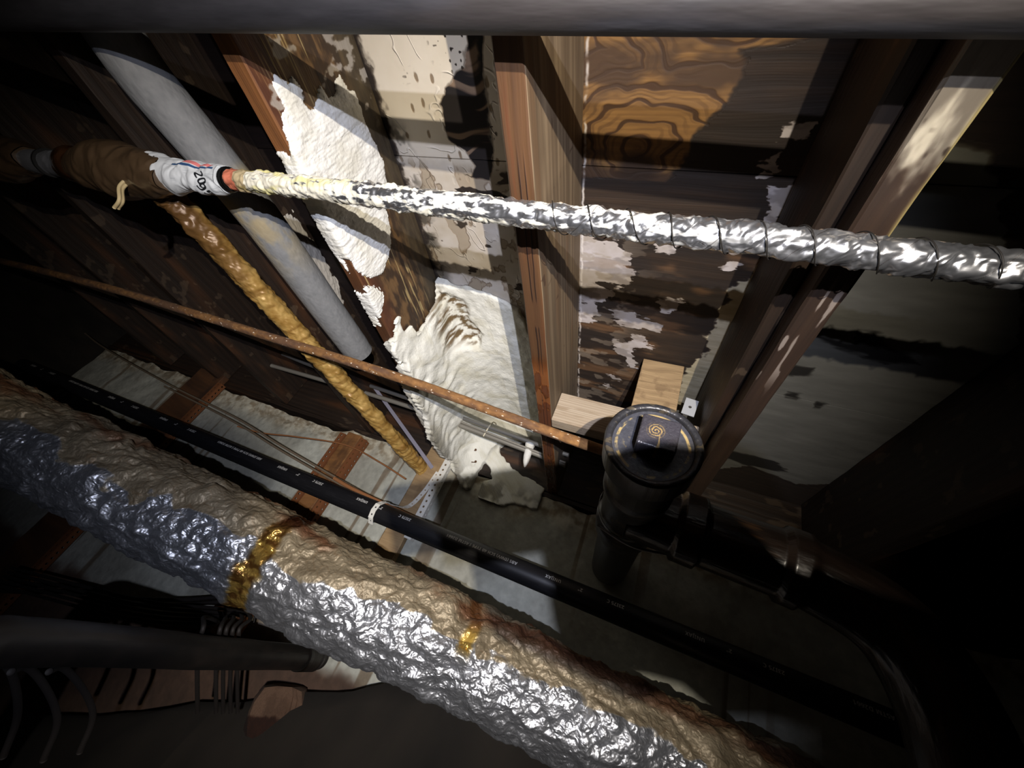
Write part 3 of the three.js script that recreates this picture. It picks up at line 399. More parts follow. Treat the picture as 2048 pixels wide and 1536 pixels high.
// small foil-wrapped pipe under the joists with the taped fittings at its left end
const FY = 0.44, FR = 0.0166;
const fz = x => -0.258 - 0.012 * ss(-0.7, 0.0, x) - 0.006 * ss(0, 0.4, x);
const fp = (x, dy = 0) => V(x, FY + dy, fz(x));
const smallLen = 1.72 - 0.0, smallTex = tex(2048, 256, (u, v) => {
  const s = u * smallLen, a = v, x = -0.735 + s, up = Math.min(a, 1 - a), w = 0.1 * (fbm(s * 25, a * 6, 3, 241) - 0.5), spore = ss(0.42, 0.60, fbm(s * 60, a * 16, 4, 242) + 0.32 * ss(-0.35, -0.70, x) - 0.10 * ss(-0.35, -0.1, x)) * ss(0.15, -0.2, x), dust = ss(0.02, -0.02, up - 0.13 + w);
  let c = [206, 208, 212], r = 0.30, m = 0.95; c = mixc(c, mixc([172, 150, 124], [138, 112, 86], fbm(s * 30, a * 9, 3, 243)), dust * 0.9); r += dust * 0.35; m -= dust * 0.6;
  const sc = mixc([212, 208, 190], [206, 200, 140], ss(0.5, 0.6, fbm(s * 12, a * 6, 3, 244)) * ss(-0.4, -0.6, x)); c = mixc(c, sc, spore); r = r + (0.9 - r) * spore; m *= 1 - spore;
  if (x < -0.715) { c = mixc([170, 92, 66], [200, 120, 96], fbm(s * 60, a * 9, 2, 245)); r = 0.6; m = 0; } else if (x < -0.69) { c = mixc(c, [140, 116, 70], 0.6); m *= 0.3; r = 0.6; }
  const spiral = (s * 13 + a) % 1, seam = ss(0.012, 0.0, Math.abs(spiral - 0.5)) * ss(-0.25, -0.1, x); c = mixc(c, [40, 36, 34], seam * 0.85); r += seam * 0.3;
  return [c[0], c[1], c[2], 0, r, m];
}, 'cr');
const fc = 2 * Math.PI * FR;
{ const t = thing('insulated_pipe', 'slim silver foil-wrapped pipe slung under the joists, with brown taped fittings at its left end', 'pipe');
  const pts = []; for (let i = 0; i <= 40; i++) pts.push(fp(-0.735 + smallLen * i / 40));
  mesh('foil_jacket', tube(pts, (s, a) => { const x = -0.735 + s, sp = (s * 13 + a) % 1; return FR + 0.0012 * (sp - 0.5) * ss(-0.3, -0.1, x) + 0.0052 * (crease(s, a, fc, 0.016, 251) - 0.2) + 0.0034 * (crease(s, a, fc, 0.008, 253) - 0.25) + 0.0012 * ss(0, -0.5, x) * (vw(s * 300, a * 24, 24, 255) - 0.3); }, { steps: 1100, radial: 56 }), mat(smallTex), t);
  { const q = []; for (let i = 0; i <= 220; i++) { const x = -0.16 + 0.62 * i / 220, c = fp(x), p = (x + 0.16) / 0.046 * 2 * Math.PI + 1.5 * vn(x * 30, 1, 256), r = FR + 0.0022; q.push(V(c.x, c.y + Math.cos(p) * r, c.z + Math.sin(p) * r)); } mesh('tie_wire', tube(q, 0.0007, { steps: 900, radial: 6 }), plain(0x16130f, { roughness: 0.6 }), t); }
  mesh('clamp_ring', tube([fp(-0.752), fp(-0.741)], (s, a) => 0.0185 + 0.002 * Math.sin(Math.PI * clamp(s / 0.011)), { steps: 8, radial: 28 }), plain(0x0d0d0d, { roughness: 0.4 }), t);
  // printed wrap
  const cv = document.createElement('canvas'); cv.width = 512; cv.height = 512; const cx = cv.getContext('2d'); cx.fillStyle = '#cfd3d6'; cx.fillRect(0, 0, 512, 512);
  cx.fillStyle = '#b4babf'; for (let i = 0; i < 40; i++) cx.fillRect(ih(i, 1, 261) * 512, ih(i, 2, 261) * 512, 10 + 60 * ih(i, 3, 261), 3); cx.fillStyle = '#d77a78'; cx.fillRect(230, 20, 240, 26); cx.fillStyle = '#2d4d78'; cx.fillRect(200, 52, 290, 15);
  cx.fillStyle = '#15171b'; cx.font = 'bold 76px sans-serif'; for (const [w, x, y] of [['20', 402, 88], ['95', 402, 158], ['L', 402, 232]]) { cx.save(); cx.translate(x, y); cx.rotate(1.25); cx.fillText(w, 0, 30); cx.restore(); }
  const ct = new THREE.CanvasTexture(cv); ct.colorSpace = THREE.SRGBColorSpace; ct.wrapT = THREE.RepeatWrapping; ct.repeat.y = -1; ct.offset.y = 0.17;
  const wr = []; for (let i = 0; i <= 8; i++) wr.push(fp(-0.94 + 0.186 * i / 8));
  mesh('printed_wrap', tube(wr, (s, a) => (0.021 + 0.011 * ss(0.13, 0.0, s)) + 0.012 * (crease(s, a, 0.13, 0.034, 263) - 0.25) + 0.004 * crease(s, a, 0.13, 0.014, 265), { steps: 110, radial: 60 }), mat({ map: ct }, { roughness: 0.55 }), t);
  const tape = new THREE.MeshPhysicalMaterial({ color: 0x4a3a29, roughness: 0.38, clearcoat: 0.5, clearcoatRoughness: 0.25 }), tape2 = new THREE.MeshPhysicalMaterial({ color: 0x3a2415, roughness: 0.16, clearcoat: 0.8, clearcoatRoughness: 0.1 });
  const lumpy = (r, sd, amp) => (s, a) => r(s) + amp * (crumple(s, a, 0.2, 0.035, sd) - 0.5) + amp * 0.4 * (crumple(s, a, 0.2, 0.015, sd + 2) - 0.5);
  const run = (x0, x1, dy = 0) => { const q = []; for (let i = 0; i <= 6; i++) q.push(fp(x0 + (x1 - x0) * i / 6, dy)); return q; };
  mesh('taped_tee', tube(run(-1.20, -0.90, -0.006), lumpy(s => 0.050 * Math.pow(Math.sin(Math.PI * clamp((s + 0.03) / 0.40)), 0.5) - 0.008 * ss(0.14, 0.28, s), 271, 0.012), { steps: 120, radial: 64 }), tape, t);
  mesh('taped_elbow', tube(run(-1.275, -1.14), lumpy(s => 0.034 * Math.pow(Math.sin(Math.PI * clamp((s + 0.02) / 0.17)), 0.6), 275, 0.007), { steps: 70, radial: 48 }), tape2, t);
  mesh('foil_collar', tube(run(-1.42, -1.25), lumpy(s => 0.024, 279, 0.006), { steps: 90, radial: 48 }), plain(0xa9abb2, { roughness: 0.4, metalness: 0.7 }), t);
  mesh('band', tube(run(-1.325, -1.318), 0.0285, { steps: 2, radial: 32 }), plain(0x0c0c0c), t);
  mesh('taped_elbow', tube(run(-1.75, -1.40), lumpy(s => 0.05 * Math.pow(Math.sin(Math.PI * clamp((s + 0.02) / 0.40)), 0.5), 283, 0.012), { steps: 100, radial: 56 }), tape, t);
  mesh('tape_tail', tube([fp(-0.985, -0.04), V(-0.985, 0.385, -0.262), V(-0.975, 0.365, -0.275), V(-0.99, 0.355, -0.285)], (s, a) => 0.001 + 0.005 * Math.abs(Math.cos(a * 2 * Math.PI)), { steps: 16, radial: 12 }), plain(0xb9a67c, { roughness: 0.6 }), t); }

// ---------------------------------------------------------------- other pipes
const ironTex = tex(1024, 256, (u, v) => { const n = fbm(u * 60, v * 14, 4, 301), m = fbm(u * 12, v * 4, 4, 302); let c = mixc([34, 34, 38], [54, 53, 58], n); c = mixc(c, [50, 43, 38], ss(0.55, 0.75, m) * 0.5); c = mixc(c, [142, 122, 90], ss(0.80, 0.88, u) * ss(0.4, 0.6, fbm(u * 90, v * 9, 3, 303)) * 0.8); return [c[0], c[1], c[2], n]; });
tag(mesh('overhead_pipe', tube([V(-2.1, 0.463, 0.018), V(1.05, 0.463, -0.13)], 0.0235, { steps: 60, radial: 40, straight: true }), mat(ironTex, { roughness: 0.6, bumpScale: 0.001 })), 'dark grey pipe close overhead along the top edge of the view', 'pipe');
const greyTex = tex(512, 256, (u, v) => { const n = fbm(u * 90, v * 40, 3, 311), y = ss(0.42, 0.46, u) * ss(0.72, 0.50, u) * ss(0.35, 0.6, fbm(u * 18, v * 8, 4, 312)); let c = mixc([112, 114, 116], [132, 133, 134], n); c = mixc(c, [176, 152, 100], y * 0.6); return [c[0], c[1], c[2], n]; });
tag(mesh('insulated_pipe', tube([V(-0.945, 0.545, 0.12), V(-0.938, 0.536, -0.02), V(-0.92, 0.52, -0.12), V(-0.896, 0.52, -0.23), V(-0.866, 0.52, -0.38), V(-0.848, 0.52, -0.62), V(-0.832, 0.52, -0.815), V(-0.831, 0.52, -0.826)], (s, a) => (0.0415 + 0.0007 * vn(s * 30, a * 6, 313)) * (s > 0.935 ? 0.97 : 1), { steps: 90, radial: 48 }), mat(greyTex, { roughness: 0.75, bumpScale: 0.0012 })), 'matte grey foam-insulated pipe running up between two joists', 'pipe');
const yellowTex = tex(1024, 256, (u, v) => { const n = fbm(u * 70, v * 10, 4, 321), ring = ss(0.5, 0.8, vn(u * 150 + v * 3, v * 3, 322)); let c = mixc([138, 102, 46], [204, 172, 104], n); c = mixc(c, [104, 70, 26], ring * 0.4); c = mixc(c, [96, 68, 36], ss(0.5, 0.7, fbm(u * 9, v * 3, 3, 323)) * ss(0.35, 0.05, u)); return [c[0], c[1], c[2], n, 0.3 + 0.25 * n, 0.15]; }, 'cr');
tag(mesh('wrapped_pipe', tube([V(-1.013, 0.452, -0.27), V(-0.993, 0.452, -0.328), V(-0.888, 0.437, -0.77), V(-0.705, 0.394, -1.365)], (s, a) => 0.0265 + 0.009 * (crease(s, a, 0.175, 0.026, 324) - 0.25) + 0.004 * crease(s, a, 0.175, 0.012, 328) + 0.0022 * Math.pow(Math.abs(Math.sin(s * 120 + 16 * vw(s * 10, a * 4, 4, 326))), 0.6) - 0.003, { steps: 420, radial: 56 }), mat(yellowTex)), 'mustard-yellow wrinkled taped pipe slanting down to the wall', 'pipe');
const rustTex = tex(2048, 128, (u, v) => { const n = fbm(u * 260, v * 10, 4, 331), m = fbm(u * 40, v * 4, 4, 332); let c = mixc([92, 62, 36], [164, 120, 70], n); c = mixc(c, [90, 66, 52], ss(0.45, 0.7, m) * 0.7); c = mixc(c, [224, 214, 196], ss(0.74, 0.80, fbm(u * 320, v * 14, 3, 333)) * ss(0.45, 0.6, u)); return [c[0], c[1], c[2], n]; });
tag(mesh('rusty_pipe', tube([V(-2.9, 0.40, -0.655), V(-2.37, 0.40, -0.642), V(-1.606, 0.40, -0.638), V(-1.04, 0.40, -0.668), V(-0.535, 0.40, -0.703), V(-0.123, 0.40, -0.764), V(0.06, 0.40, -0.782)], (s, a) => 0.0112 + 0.001 * vn(s * 90, a * 5, 334), { steps: 260, radial: 20 }), mat(rustTex, { roughness: 0.9, bumpScale: 0.0015 })), 'thin orange rusty pipe crossing below the joists in front of the fungus mass', 'pipe');
// black plastic drain with printing
{ const cv = document.createElement('canvas'); cv.width = 2048; cv.height = 192; const c = cv.getContext('2d'); c.fillStyle = '#17171a'; c.fillRect(0, 0, 2048, 192);
  for (let i = 0; i < 700; i++) { c.fillStyle = ih(i, 1, 341) > 0.5 ? '#1e1e21' : '#131315'; c.fillRect(ih(i, 2, 341) * 2048, ih(i, 3, 341) * 192, 30 + ih(i, 4, 341) * 120, 1.5); }
  c.fillStyle = '#c9c9c6'; c.font = 'bold 13px sans-serif'; c.textBaseline = 'middle'; c.scale(2, 1);
  for (const [w, x] of [['23I75 C', 30], ['2"', 140], ['UNIJAX', 200], ['ABS (DWV) SCH 40 TYPE I ASTM D2661', 330], ['23I75 C', 690], ['2"', 800], ['UNIJAX', 860]]) c.fillText(w, x, 96);
  const t = new THREE.CanvasTexture(cv); t.colorSpace = THREE.SRGBColorSpace; t.wrapS = t.wrapT = THREE.RepeatWrapping; t.repeat.set(4, -1); t.offset.set(0, 1);
  tag(mesh('drain_pipe', tube([V(1.1, 0.168, -1.158), V(-0.55, 0.168, -1.158), V(-1.15, 0.168, -1.168), V(-1.75, 0.168, -1.155), V(-2.85, 0.168, -1.16)], 0.0302, { steps: 90, radial: 40, straight: true, refUp: [0, -0.35, -1] }), mat({ map: t }, { roughness: 0.42 })), 'straight black plastic drain pipe with white printing, running along the wall', 'pipe'); }
const thinRust = plain(0x8a5a34, { roughness: 0.85 }), steelDull = plain(0x97938a, { roughness: 0.55, metalness: 0.5 }), darkWire = plain(0x1a1512, { roughness: 0.7 });
tag(mesh('thin_pipe', tube([V(-0.93, 0.222, -1.2), V(-0.853, 0.213, -1.2), V(-0.481, 0.196, -1.2), V(-0.041, 0.176, -1.2), V(0.4, 0.166, -1.2)], (s, a) => 0.0062 + 0.0006 * vn(s * 90, a * 3, 351), { steps: 120, radial: 14 }), thinRust), 'thin rust-brown pipe lying on top of the black drain pipe', 'pipe');
const conduit = (pts, r, label) => tag(mesh('conduit', tube(pts, r, { steps: 50, radial: 14 }), steelDull), label, 'conduit');
conduit([V(-1.56, 0.638, -1.19), V(-1.398, 0.627, -1.2), V(-0.819, 0.602, -1.2), V(-0.628, 0.590, -1.2), V(-0.18, 0.568, -1.2)], 0.0075, 'upper of two grey conduits passing through the fungus mass');
conduit([V(-1.56, 0.566, -1.19), V(-1.19, 0.574, -1.2), V(-0.801, 0.570, -1.2), V(-0.63, 0.560, -1.2), V(-0.18, 0.530, -1.2)], 0.0085, 'lower of two grey conduits passing through the fungus mass');
tag(mesh('cable', tube([V(-0.60, 0.566, -1.185), V(-0.45, 0.552, -1.185), V(-0.18, 0.533, -1.19)], 0.004, { steps: 24, radial: 10 }), steelDull), 'thin grey cable strapped between the two conduits over the fungus', 'cable');
{ const g = mergeGeometries([tube([V(-0.475, 0.605, -1.191), V(-0.478, 0.592, -1.186), V(-0.482, 0.565, -1.185), V(-0.486, 0.538, -1.19)], 0.0022, { steps: 12, radial: 8 }), tube([V(-0.475, 0.605, -1.191), V(-0.466, 0.602, -1.188), V(-0.46, 0.596, -1.186)], 0.0022, { steps: 6, radial: 8 })]); tag(mesh('cable_clip', g, plain(0xd8d0b8)), 'small cream wire clip holding the conduits over the fungus', 'clip'); }

// ---------------------------------------------------------------- blocking, cleat, tab
function woodTex(base, dark, seed, n = 256) { return tex(n, n, (u, v) => { const g = grain(u * 0.3, v * 0.3, seed), f = fbm(u * 5, v * 9, 4, seed + 3); const c = mixc(mixc(dark, base, 0.35 + 0.65 * g), dark, ss(0.55, 0.75, f) * 0.5); return [c[0], c[1], c[2], g]; }); }
const paleWood = mat(woodTex([186, 172, 152], [132, 112, 88], 361), { bumpScale: 0.001 }), tanWood = mat(woodTex([172, 146, 108], [112, 90, 64], 365), { bumpScale: 0.002 }), postWood = mat(woodTex([156, 108, 58], [66, 42, 24], 369), { bumpScale: 0.002 }), darkPost = mat(woodTex([104, 66, 34], [36, 22, 14], 373), { bumpScale: 0.002 });
{ const g = board(0.345, 0.089, 0.038); g.translate(-0.0265, 0.5285, -0.867); tag(mesh('blocking', g, paleWood), 'short pale new timber block fixed across behind the capped drain', 'block'); }
{ const g = board(0.104, 0.26, 0.020, 0.002), p = g.attributes.position; for (let i = 0; i < p.count; i++) if (p.getY(i) > 0.12) p.setY(i, p.getY(i) + 0.008 * (vn(p.getX(i) * 60, p.getZ(i) * 90, 377) - 0.9)); g.computeVertexNormals(); g.translate(0.035, 0.605, -0.836); tag(mesh('cleat', g, tanWood), 'upright tan wood cleat with a broken top end above the capped drain', 'board'); }
function holedPlate(w, h, t, holes, r) { const s = new THREE.Shape(); s.moveTo(-w / 2, -h / 2); s.lineTo(w / 2, -h / 2); s.lineTo(w / 2, h / 2); s.lineTo(-w / 2, h / 2); s.closePath(); for (const [x, y] of holes) { const q = new THREE.Path(); q.absarc(x, y, r, 0, Math.PI * 2, true); s.holes.push(q); } const g = new THREE.ExtrudeGeometry(s, { depth: t, bevelEnabled: false, curveSegments: 5 }); g.translate(0, 0, -t / 2); return g; }
{ const g = holedPlate(0.030, 0.05, 0.002, [[0, 0]], 0.004); g.rotateZ(-0.12); g.translate(0.118, 0.620, -0.845); tag(mesh('metal_tab', g, plain(0xc9ccd0, { roughness: 0.5, metalness: 0.4 })), 'small white metal tab with one hole, right of the capped drain', 'bracket'); }

// ---------------------------------------------------------------- capped cast drain
{ const t = thing('drain_fitting', 'black drain fitting with a round cleanout cap and square plug facing the viewer', 'drain', [0.033, 0.317, -0.55]);
  const blackTex = tex(512, 512, (u, v) => { const n = fbm(u * 30, v * 30, 4, 381), k = 30 + 22 * n; const b = ss(0.62, 0.68, fbm(u * 10, v * 24, 4, 382)); const c = mixc([k, k, k * 1.08], [132, 112, 74], b * 0.35); return [c[0], c[1], c[2], n]; });
  const black = mat(blackTex, { roughness: 0.38, bumpScale: 0.0008 });
  const lathe = (pts, n = 64) => { const g = new THREE.LatheGeometry(pts.map(([r, z]) => new THREE.Vector2(r, z)), n); g.rotateX(Math.PI / 2); return g; };        // axis to +z
  // smeared sealant on cap and plug
  const capTex = tex(512, 512, (u, v) => { const x = u * 2 - 1, y = v * 2 - 1, r = Math.hypot(x, y), n = fbm(u * 26, v * 26, 4, 383), ring = ss(0.05, 0.02, Math.abs(r - 0.86 - 0.03 * (fbm(u * 9, v * 9, 2, 384) - 0.5))) * ss(0.35, 0.6, fbm(u * 12, v * 12, 3, 385)); let c = [50 + 18 * n, 51 + 18 * n, 58 + 18 * n]; c = mixc(c, [176, 152, 98], ring * 0.85); const sp = ss(0.68, 0.74, fbm(u * 9, v * 7, 4, 386)) * ss(0.75, 0.6, r); c = mixc(c, [150, 130, 84], sp * 0.8); return [c[0], c[1], c[2], n]; });
  const plugTex = tex(256, 256, (u, v) => { const x = u - 0.42, y = v - 0.52, r = Math.hypot(x, y), n = fbm(u * 24, v * 24, 4, 387), sw = ss(0.3, 0.75, Math.sin(r * 90 + Math.atan2(y, x) * 1.0 + 5 * n) * 0.5 + 0.5) * ss(0.27, 0.12, r) * ss(0.3, 0.55, n + 0.15), st = ss(0.02, 0.0, Math.abs(x - 0.10 - 0.08 * Math.sin(v * 7) * (0.5 - v)) - 0.03 * ss(0.35, 0.0, v)) * ss(0.55, 0.35, v); let c = [50 + 16 * n, 48 + 16 * n, 54 + 16 * n]; c = mixc(c, [164, 136, 84], Math.max(sw, st) * 0.85); return [c[0], c[1], c[2], n]; });
  const capG = lathe([[0, 0.0], [0.058, 0.0], [0.060, 0.002], [0.0605, 0.0], [0.0605, -0.01]]); { const p = capG.attributes.position, uv = capG.attributes.uv; for (let i = 0; i < p.count; i++) uv.setXY(i, p.getX(i) / 0.124 + 0.5, p.getY(i) / 0.124 + 0.5); }
  mesh('cap', capG, mat(capTex, { roughness: 0.4, bumpScale: 0.0006 }), t);
  const rim = lathe([[0.0605, -0.012], [0.0605, 0.006], [0.0625, 0.010], [0.069, 0.010], [0.0725, 0.006], [0.0725, -0.045], [0.068, -0.052], [0.060, -0.055]]); { const p = rim.attributes.position, uv = rim.attributes.uv; for (let i = 0; i < p.count; i++) uv.setXY(i, p.getX(i) / 0.148 + 0.5, p.getY(i) / 0.148 + 0.5); }
  mesh('rim', rim, black, t);
  const pg = new RoundedBoxGeometry(0.056, 0.053, 0.034, 3, 0.0035); { const p = pg.attributes.position, uv = pg.attributes.uv; for (let i = 0; i < p.count; i++) uv.setXY(i, p.getX(i) / 0.06 + 0.5, p.getY(i) / 0.06 + 0.5); } pg.rotateZ(-0.03); pg.translate(0.004, 0.004, 0.018);
  mesh('square_plug', pg, mat(plugTex, { roughness: 0.25, bumpScale: 0.0008 }), t);
  mesh('body', lathe([[0.062, -0.05], [0.058, -0.06], [0.058, -0.14], [0.063, -0.145], [0.063, -0.165], [0.058, -0.17], [0.058, -0.33], [0.066, -0.34], [0.066, -0.40], [0.056, -0.41], [0.056, -0.83]]), black, t);
  // branch to the right: hub, pipe, elbow turning down
  const br = tube([V(0.0, -0.01, -0.25), V(0.10, -0.015, -0.25), V(0.20, -0.02, -0.25), V(0.32, -0.03, -0.245), V(0.42, -0.07, -0.24), V(0.47, -0.16, -0.235), V(0.485, -0.32, -0.23), V(0.49, -1.1, -0.23)], (s) => 0.060 + 0.008 * (ss(0.085, 0.09, s) - ss(0.13, 0.135, s)) + 0.008 * (ss(0.26, 0.265, s) - ss(0.30, 0.305, s)), { steps: 140, radial: 48 });
  mesh('branch', br, mat(blackTex, { roughness: 0.3, color: 0x9a7a62 }), t);
  mesh('hose_clamp', lathe([[0.0635, -0.30], [0.0645, -0.30], [0.0645, -0.288], [0.0635, -0.288], [0.0635, -0.30]]), plain(0x9a9a9c, { metalness: 0.8, roughness: 0.35 }), t);
  const band = tube([V(-0.055, -0.055, -0.29), V(0.02, -0.072, -0.29), V(0.12, -0.06, -0.28)], 0.003, { steps: 20, radial: 10 }); mesh('tie_rod', band, plain(0x8a8a8c, { metalness: 0.7, roughness: 0.4 }), t); }

// ---------------------------------------------------------------- posts with slotted angle, straps
function slots(h, n, w = 0) { const a = []; for (let i = 0; i < n; i++) a.push([w, -h / 2 + (i + 0.5) * h / n]); return a; }
const angleRust = plain(0x7a4b2a, { roughness: 0.85, metalness: 0.2 }), angleWhite = plain(0xd9d8d0, { roughness: 0.6 });
function slottedAngle(name, x, yTop, yBot, z, m, parent) {     // flange facing the room and flange running back to the wall
  const h = yTop - yBot, n = Math.round(h / 0.021), A = holedPlate(0.026, h, 0.002, slots(h, n), 0.0042), B = holedPlate(0.030, h, 0.002, slots(h, n), 0.0046); B.rotateY(Math.PI / 2); B.translate(0.013, 0, -0.015);
  const g = mergeGeometries([A, B]); g.translate(x, (yTop + yBot) / 2, z); return mesh(name, g, m, parent);
}
function post(x0, x1, yTop, yBot, z, m, label, angles) {
  const t = thing('wall_post', label, 'post'); const g = timberZ(x0, x1, z - 0.032, z, yTop, yBot, { seed: Math.round(x0 * 1000), n: 50, rough: 0.0015 }); 
  g.applyMatrix4(new THREE.Matrix4().set(1, 0, 0, 0, 0, 0, 1, 0, 0, 1, 0, 0, 0, 0, 0, 1)); const q = mergeVertices((g.deleteAttribute('normal'), g), 1e-5); const r = toCreasedNormals(flip(q), 0.5);
  mesh('timber', r, m, t); for (const [x, a, b, mm] of angles) slottedAngle('slotted_angle', x, a, b, z + 0.003, mm, t); return t; }
post(-1.130, -1.062, 0.45, -0.33, -1.358, postWood, 'brown wall post with rusty slotted angles, left of the yellow pipe end', [[-1.148, 0.435, -0.325, angleRust], [-1.040, 0.44, -0.325, angleRust]]);
post(-0.722, -0.640, 0.515, 0.06, -1.325, tanWood, 'tan wall post with white slotted strips beside the fungus tongue', [[-0.628, 0.47, 0.15, angleWhite]]);
post(-2.17, -1.985, 0.515, FLOOR, -1.358, darkPost, 'wide dark brown plank post on the wall at the left', [[-1.97, 0.47, FLOOR + 0.01, angleRust]]);
{ // perforated hanger strap looped round the drain pipe
  const path = [V(-0.640, 0.40, -1.318), V(-0.652, 0.31, -1.314), V(-0.664, 0.245, -1.29), V(-0.672, 0.212, -1.20), V(-0.677, 0.203, -1.155), V(-0.678, 0.180, -1.126), V(-0.679, 0.150, -1.127), V(-0.680, 0.128, -1.15)], c = new THREE.CatmullRomCurve3(path), L = c.getLength(), n = 18, plates = [];
  for (let i = 0; i < n; i++) { const u = (i + 0.5) / n, p = c.getPointAt(u), d = c.getTangentAt(u), g = holedPlate(0.017, L / n * 1.04, 0.0012, [[0, 0]], 0.0028), X = V(1, 0, 0), Z = new THREE.Vector3().crossVectors(X, d).normalize(); g.applyMatrix4(new THREE.Matrix4().makeBasis(new THREE.Vector3().crossVectors(d, Z).normalize(), d, Z).setPosition(p)); plates.push(g); }
  tag(mesh('hanger_strap', mergeGeometries(plates), angleWhite), 'white perforated hanger strap looped round the black drain pipe', 'strap'); }
{ const a = V(-1.030, 0.614, -1.212), b = V(-0.655, 0.400, -1.29), d = b.clone().sub(a), g = board(0.014, d.length(), 0.002, 0.0005); const y = d.clone().normalize(), z = V(0, -0.3, 1).addScaledVector(y, -V(0, -0.3, 1).dot(y)).normalize(); g.applyMatrix4(new THREE.Matrix4().makeBasis(new THREE.Vector3().crossVectors(y, z), y, z).setPosition(a.clone().add(b).multiplyScalar(0.5))); tag(mesh('brace_strip', g, plain(0x9a98a8, { roughness: 0.5, metalness: 0.4 })), 'flat pale metal strip slanting behind the yellow pipe', 'strip'); }

// ---------------------------------------------------------------- cables and wires
const copperish = plain(0x6f6252, { roughness: 0.6 }), wire = (name, pts, r, m, label, group) => tag(mesh(name, tube(pts, r, { steps: 60, radial: 10 }), m), label, 'cable', group);
wire('cable', [V(-2.95, 0.455, -1.25), V(-2.752, 0.42, -1.25), V(-2.106, 0.35, -1.25), V(-1.549, 0.308, -1.25), V(-1.281, 0.272, -1.25), V(-0.919, 0.231, -1.25), V(-0.662, 0.207, -1.25), V(-0.3, 0.18, -1.25)], 0.0042, copperish, 'upper of two thin cables running along the wall above the black drain pipe');
wire('cable', [V(-2.106, 0.335, -1.262), V(-1.549, 0.292, -1.262), V(-1.281, 0.257, -1.262), V(-0.919, 0.219, -1.262), V(-0.662, 0.197, -1.262), V(-0.3, 0.17, -1.262)], 0.0042, copperish, 'lower of two thin cables running along the wall above the black drain pipe');
wire('cable', [V(-1.56, 0.285, -1.27), V(-1.467, 0.301, -1.3), V(-1.297, 0.336, -1.3), V(-1.063, 0.379, -1.315), V(-0.871, 0.356, -1.3), V(-0.735, 0.331, -1.3)], 0.003, thinRust, 'single thin wire arching across the brown wall post');
const sag = [[-2.9, -0.72], [-1.96, -0.512], [-1.603, -0.387], [-1.444, -0.359], [-1.245, -0.29], [-1.055, -0.202]];
wire('cable', sag.map(([x, y]) => V(x, y, -1.30)), 0.006, darkWire, 'upper of two dark cables sagging along the wall below the thick foil pipe');
wire('cable', sag.map(([x, y], k) => V(x, y - 0.022 + 0.002 * k, -1.312)), 0.006, darkWire, 'lower of two dark cables sagging along the wall below the thick foil pipe');
['leftmost, set apart from the others', 'second from the left', 'third from the left', 'fourth from the left', 'rightmost'].forEach((w, k) => { const u = [0, 0.44, 0.62, 0.81, 1][k], L = (a, b) => a + (b - a) * u; wire('cable', [V(-1.9, -0.50 + 0.014 * k, -1.25), V(-1.276, -0.369 + 0.013 * k, -1.245), V(-1.0, -0.275 + 0.010 * k, -1.21), V(-0.82, -0.216 + 0.004 * k, L(-0.95, -1.10)), V(L(-0.735, -0.754), -0.212, L(-0.87, -1.0)), V(L(-0.758, -0.772), -0.25, L(-0.915, -1.06)), V(L(-0.778, -0.782), -0.30, L(-0.982, -1.118)), V(L(-0.799, -0.780), -0.40, L(-1.105, -1.225))], 0.0045, darkWire, w + ' of the five dark cables drooping over the dark pipe', 'cables drooping over the dark pipe'); });
['leftmost', 'middle one', 'rightmost'].forEach((w, k) => { const [x, z] = [[-0.735, -0.578], [-0.728, -0.603], [-0.729, -0.652]][k], [x2, z2] = [[-0.761, -0.674], [-0.737, -0.719], [-0.743, -0.78]][k]; wire('cable', [V(x + 0.018, -0.2835, z + 0.03), V(x, -0.285, z), V(x2, -0.36, z2), V(x2 - 0.01, -0.42, z2 - 0.04)], 0.0045, darkWire, w + ' of the three dark wires hanging below the dark pipe at lower left', 'wires hanging at lower left'); });
{ const t = thing('dark_pipe', 'dark pipe running back to the wall at lower left, draped with cables', 'pipe', [-0.715, -0.25, -0.45]);
  const m = mat(tex(256, 128, (u, v) => { const n = fbm(u * 40, v * 8, 4, 391); const c = mixc([13, 12, 11], [34, 28, 24], n); return [c[0], c[1], c[2], n]; }), { roughness: 0.5, bumpScale: 0.001 });
  mesh('run', tube([V(0.10, -0.25, -0.02), V(0.03, -0.04, -0.025), V(0.004, -0.004, -0.06), V(0, 0, -0.10), V(-0.006, 0, -0.5), V(-0.015, 0, -0.93)], (s, a) => 0.029 + 0.002 * vn(s * 14, a * 4, 392), { steps: 120, radial: 32 }), m, t);
  mesh('coupling', tube([V(-0.013, 0, -0.82), V(-0.0145, 0, -0.90)], (s) => 0.035, { steps: 4, radial: 32, straight: true }), m, t);
  const k = new THREE.CylinderGeometry(0.014, 0.017, 0.03, 6); k.translate(-0.013, 0.044, -0.86); mesh('bolt', k, m, t); }
{ const g = new THREE.IcosahedronGeometry(0.085, 2), p = g.attributes.position; for (let i = 0; i < p.count; i++) { const v = V(p.getX(i), p.getY(i), p.getZ(i)), q = 0.8 + 0.35 * vn3(v.x * 14 + 5, v.y * 14 + 5, v.z * 14 + 5, 395); p.setXYZ(i, clamp(v.x * q, -0.068, 0.066), clamp(v.y * q, -0.058, 0.056), clamp(v.z * q, -0.06, 0.058)); } const r = toCreasedNormals(g, 0.4); r.rotateY(0.5); r.rotateZ(0.3);
  r.translate(-0.74, -0.385, -1.335); tag(mesh('concrete_lump', r, mat(wallTex, { color: 0x8a6a5a, roughness: 1 })), 'dim reddish lump stuck on the wall at the bottom, below the dark pipe', 'lump'); }

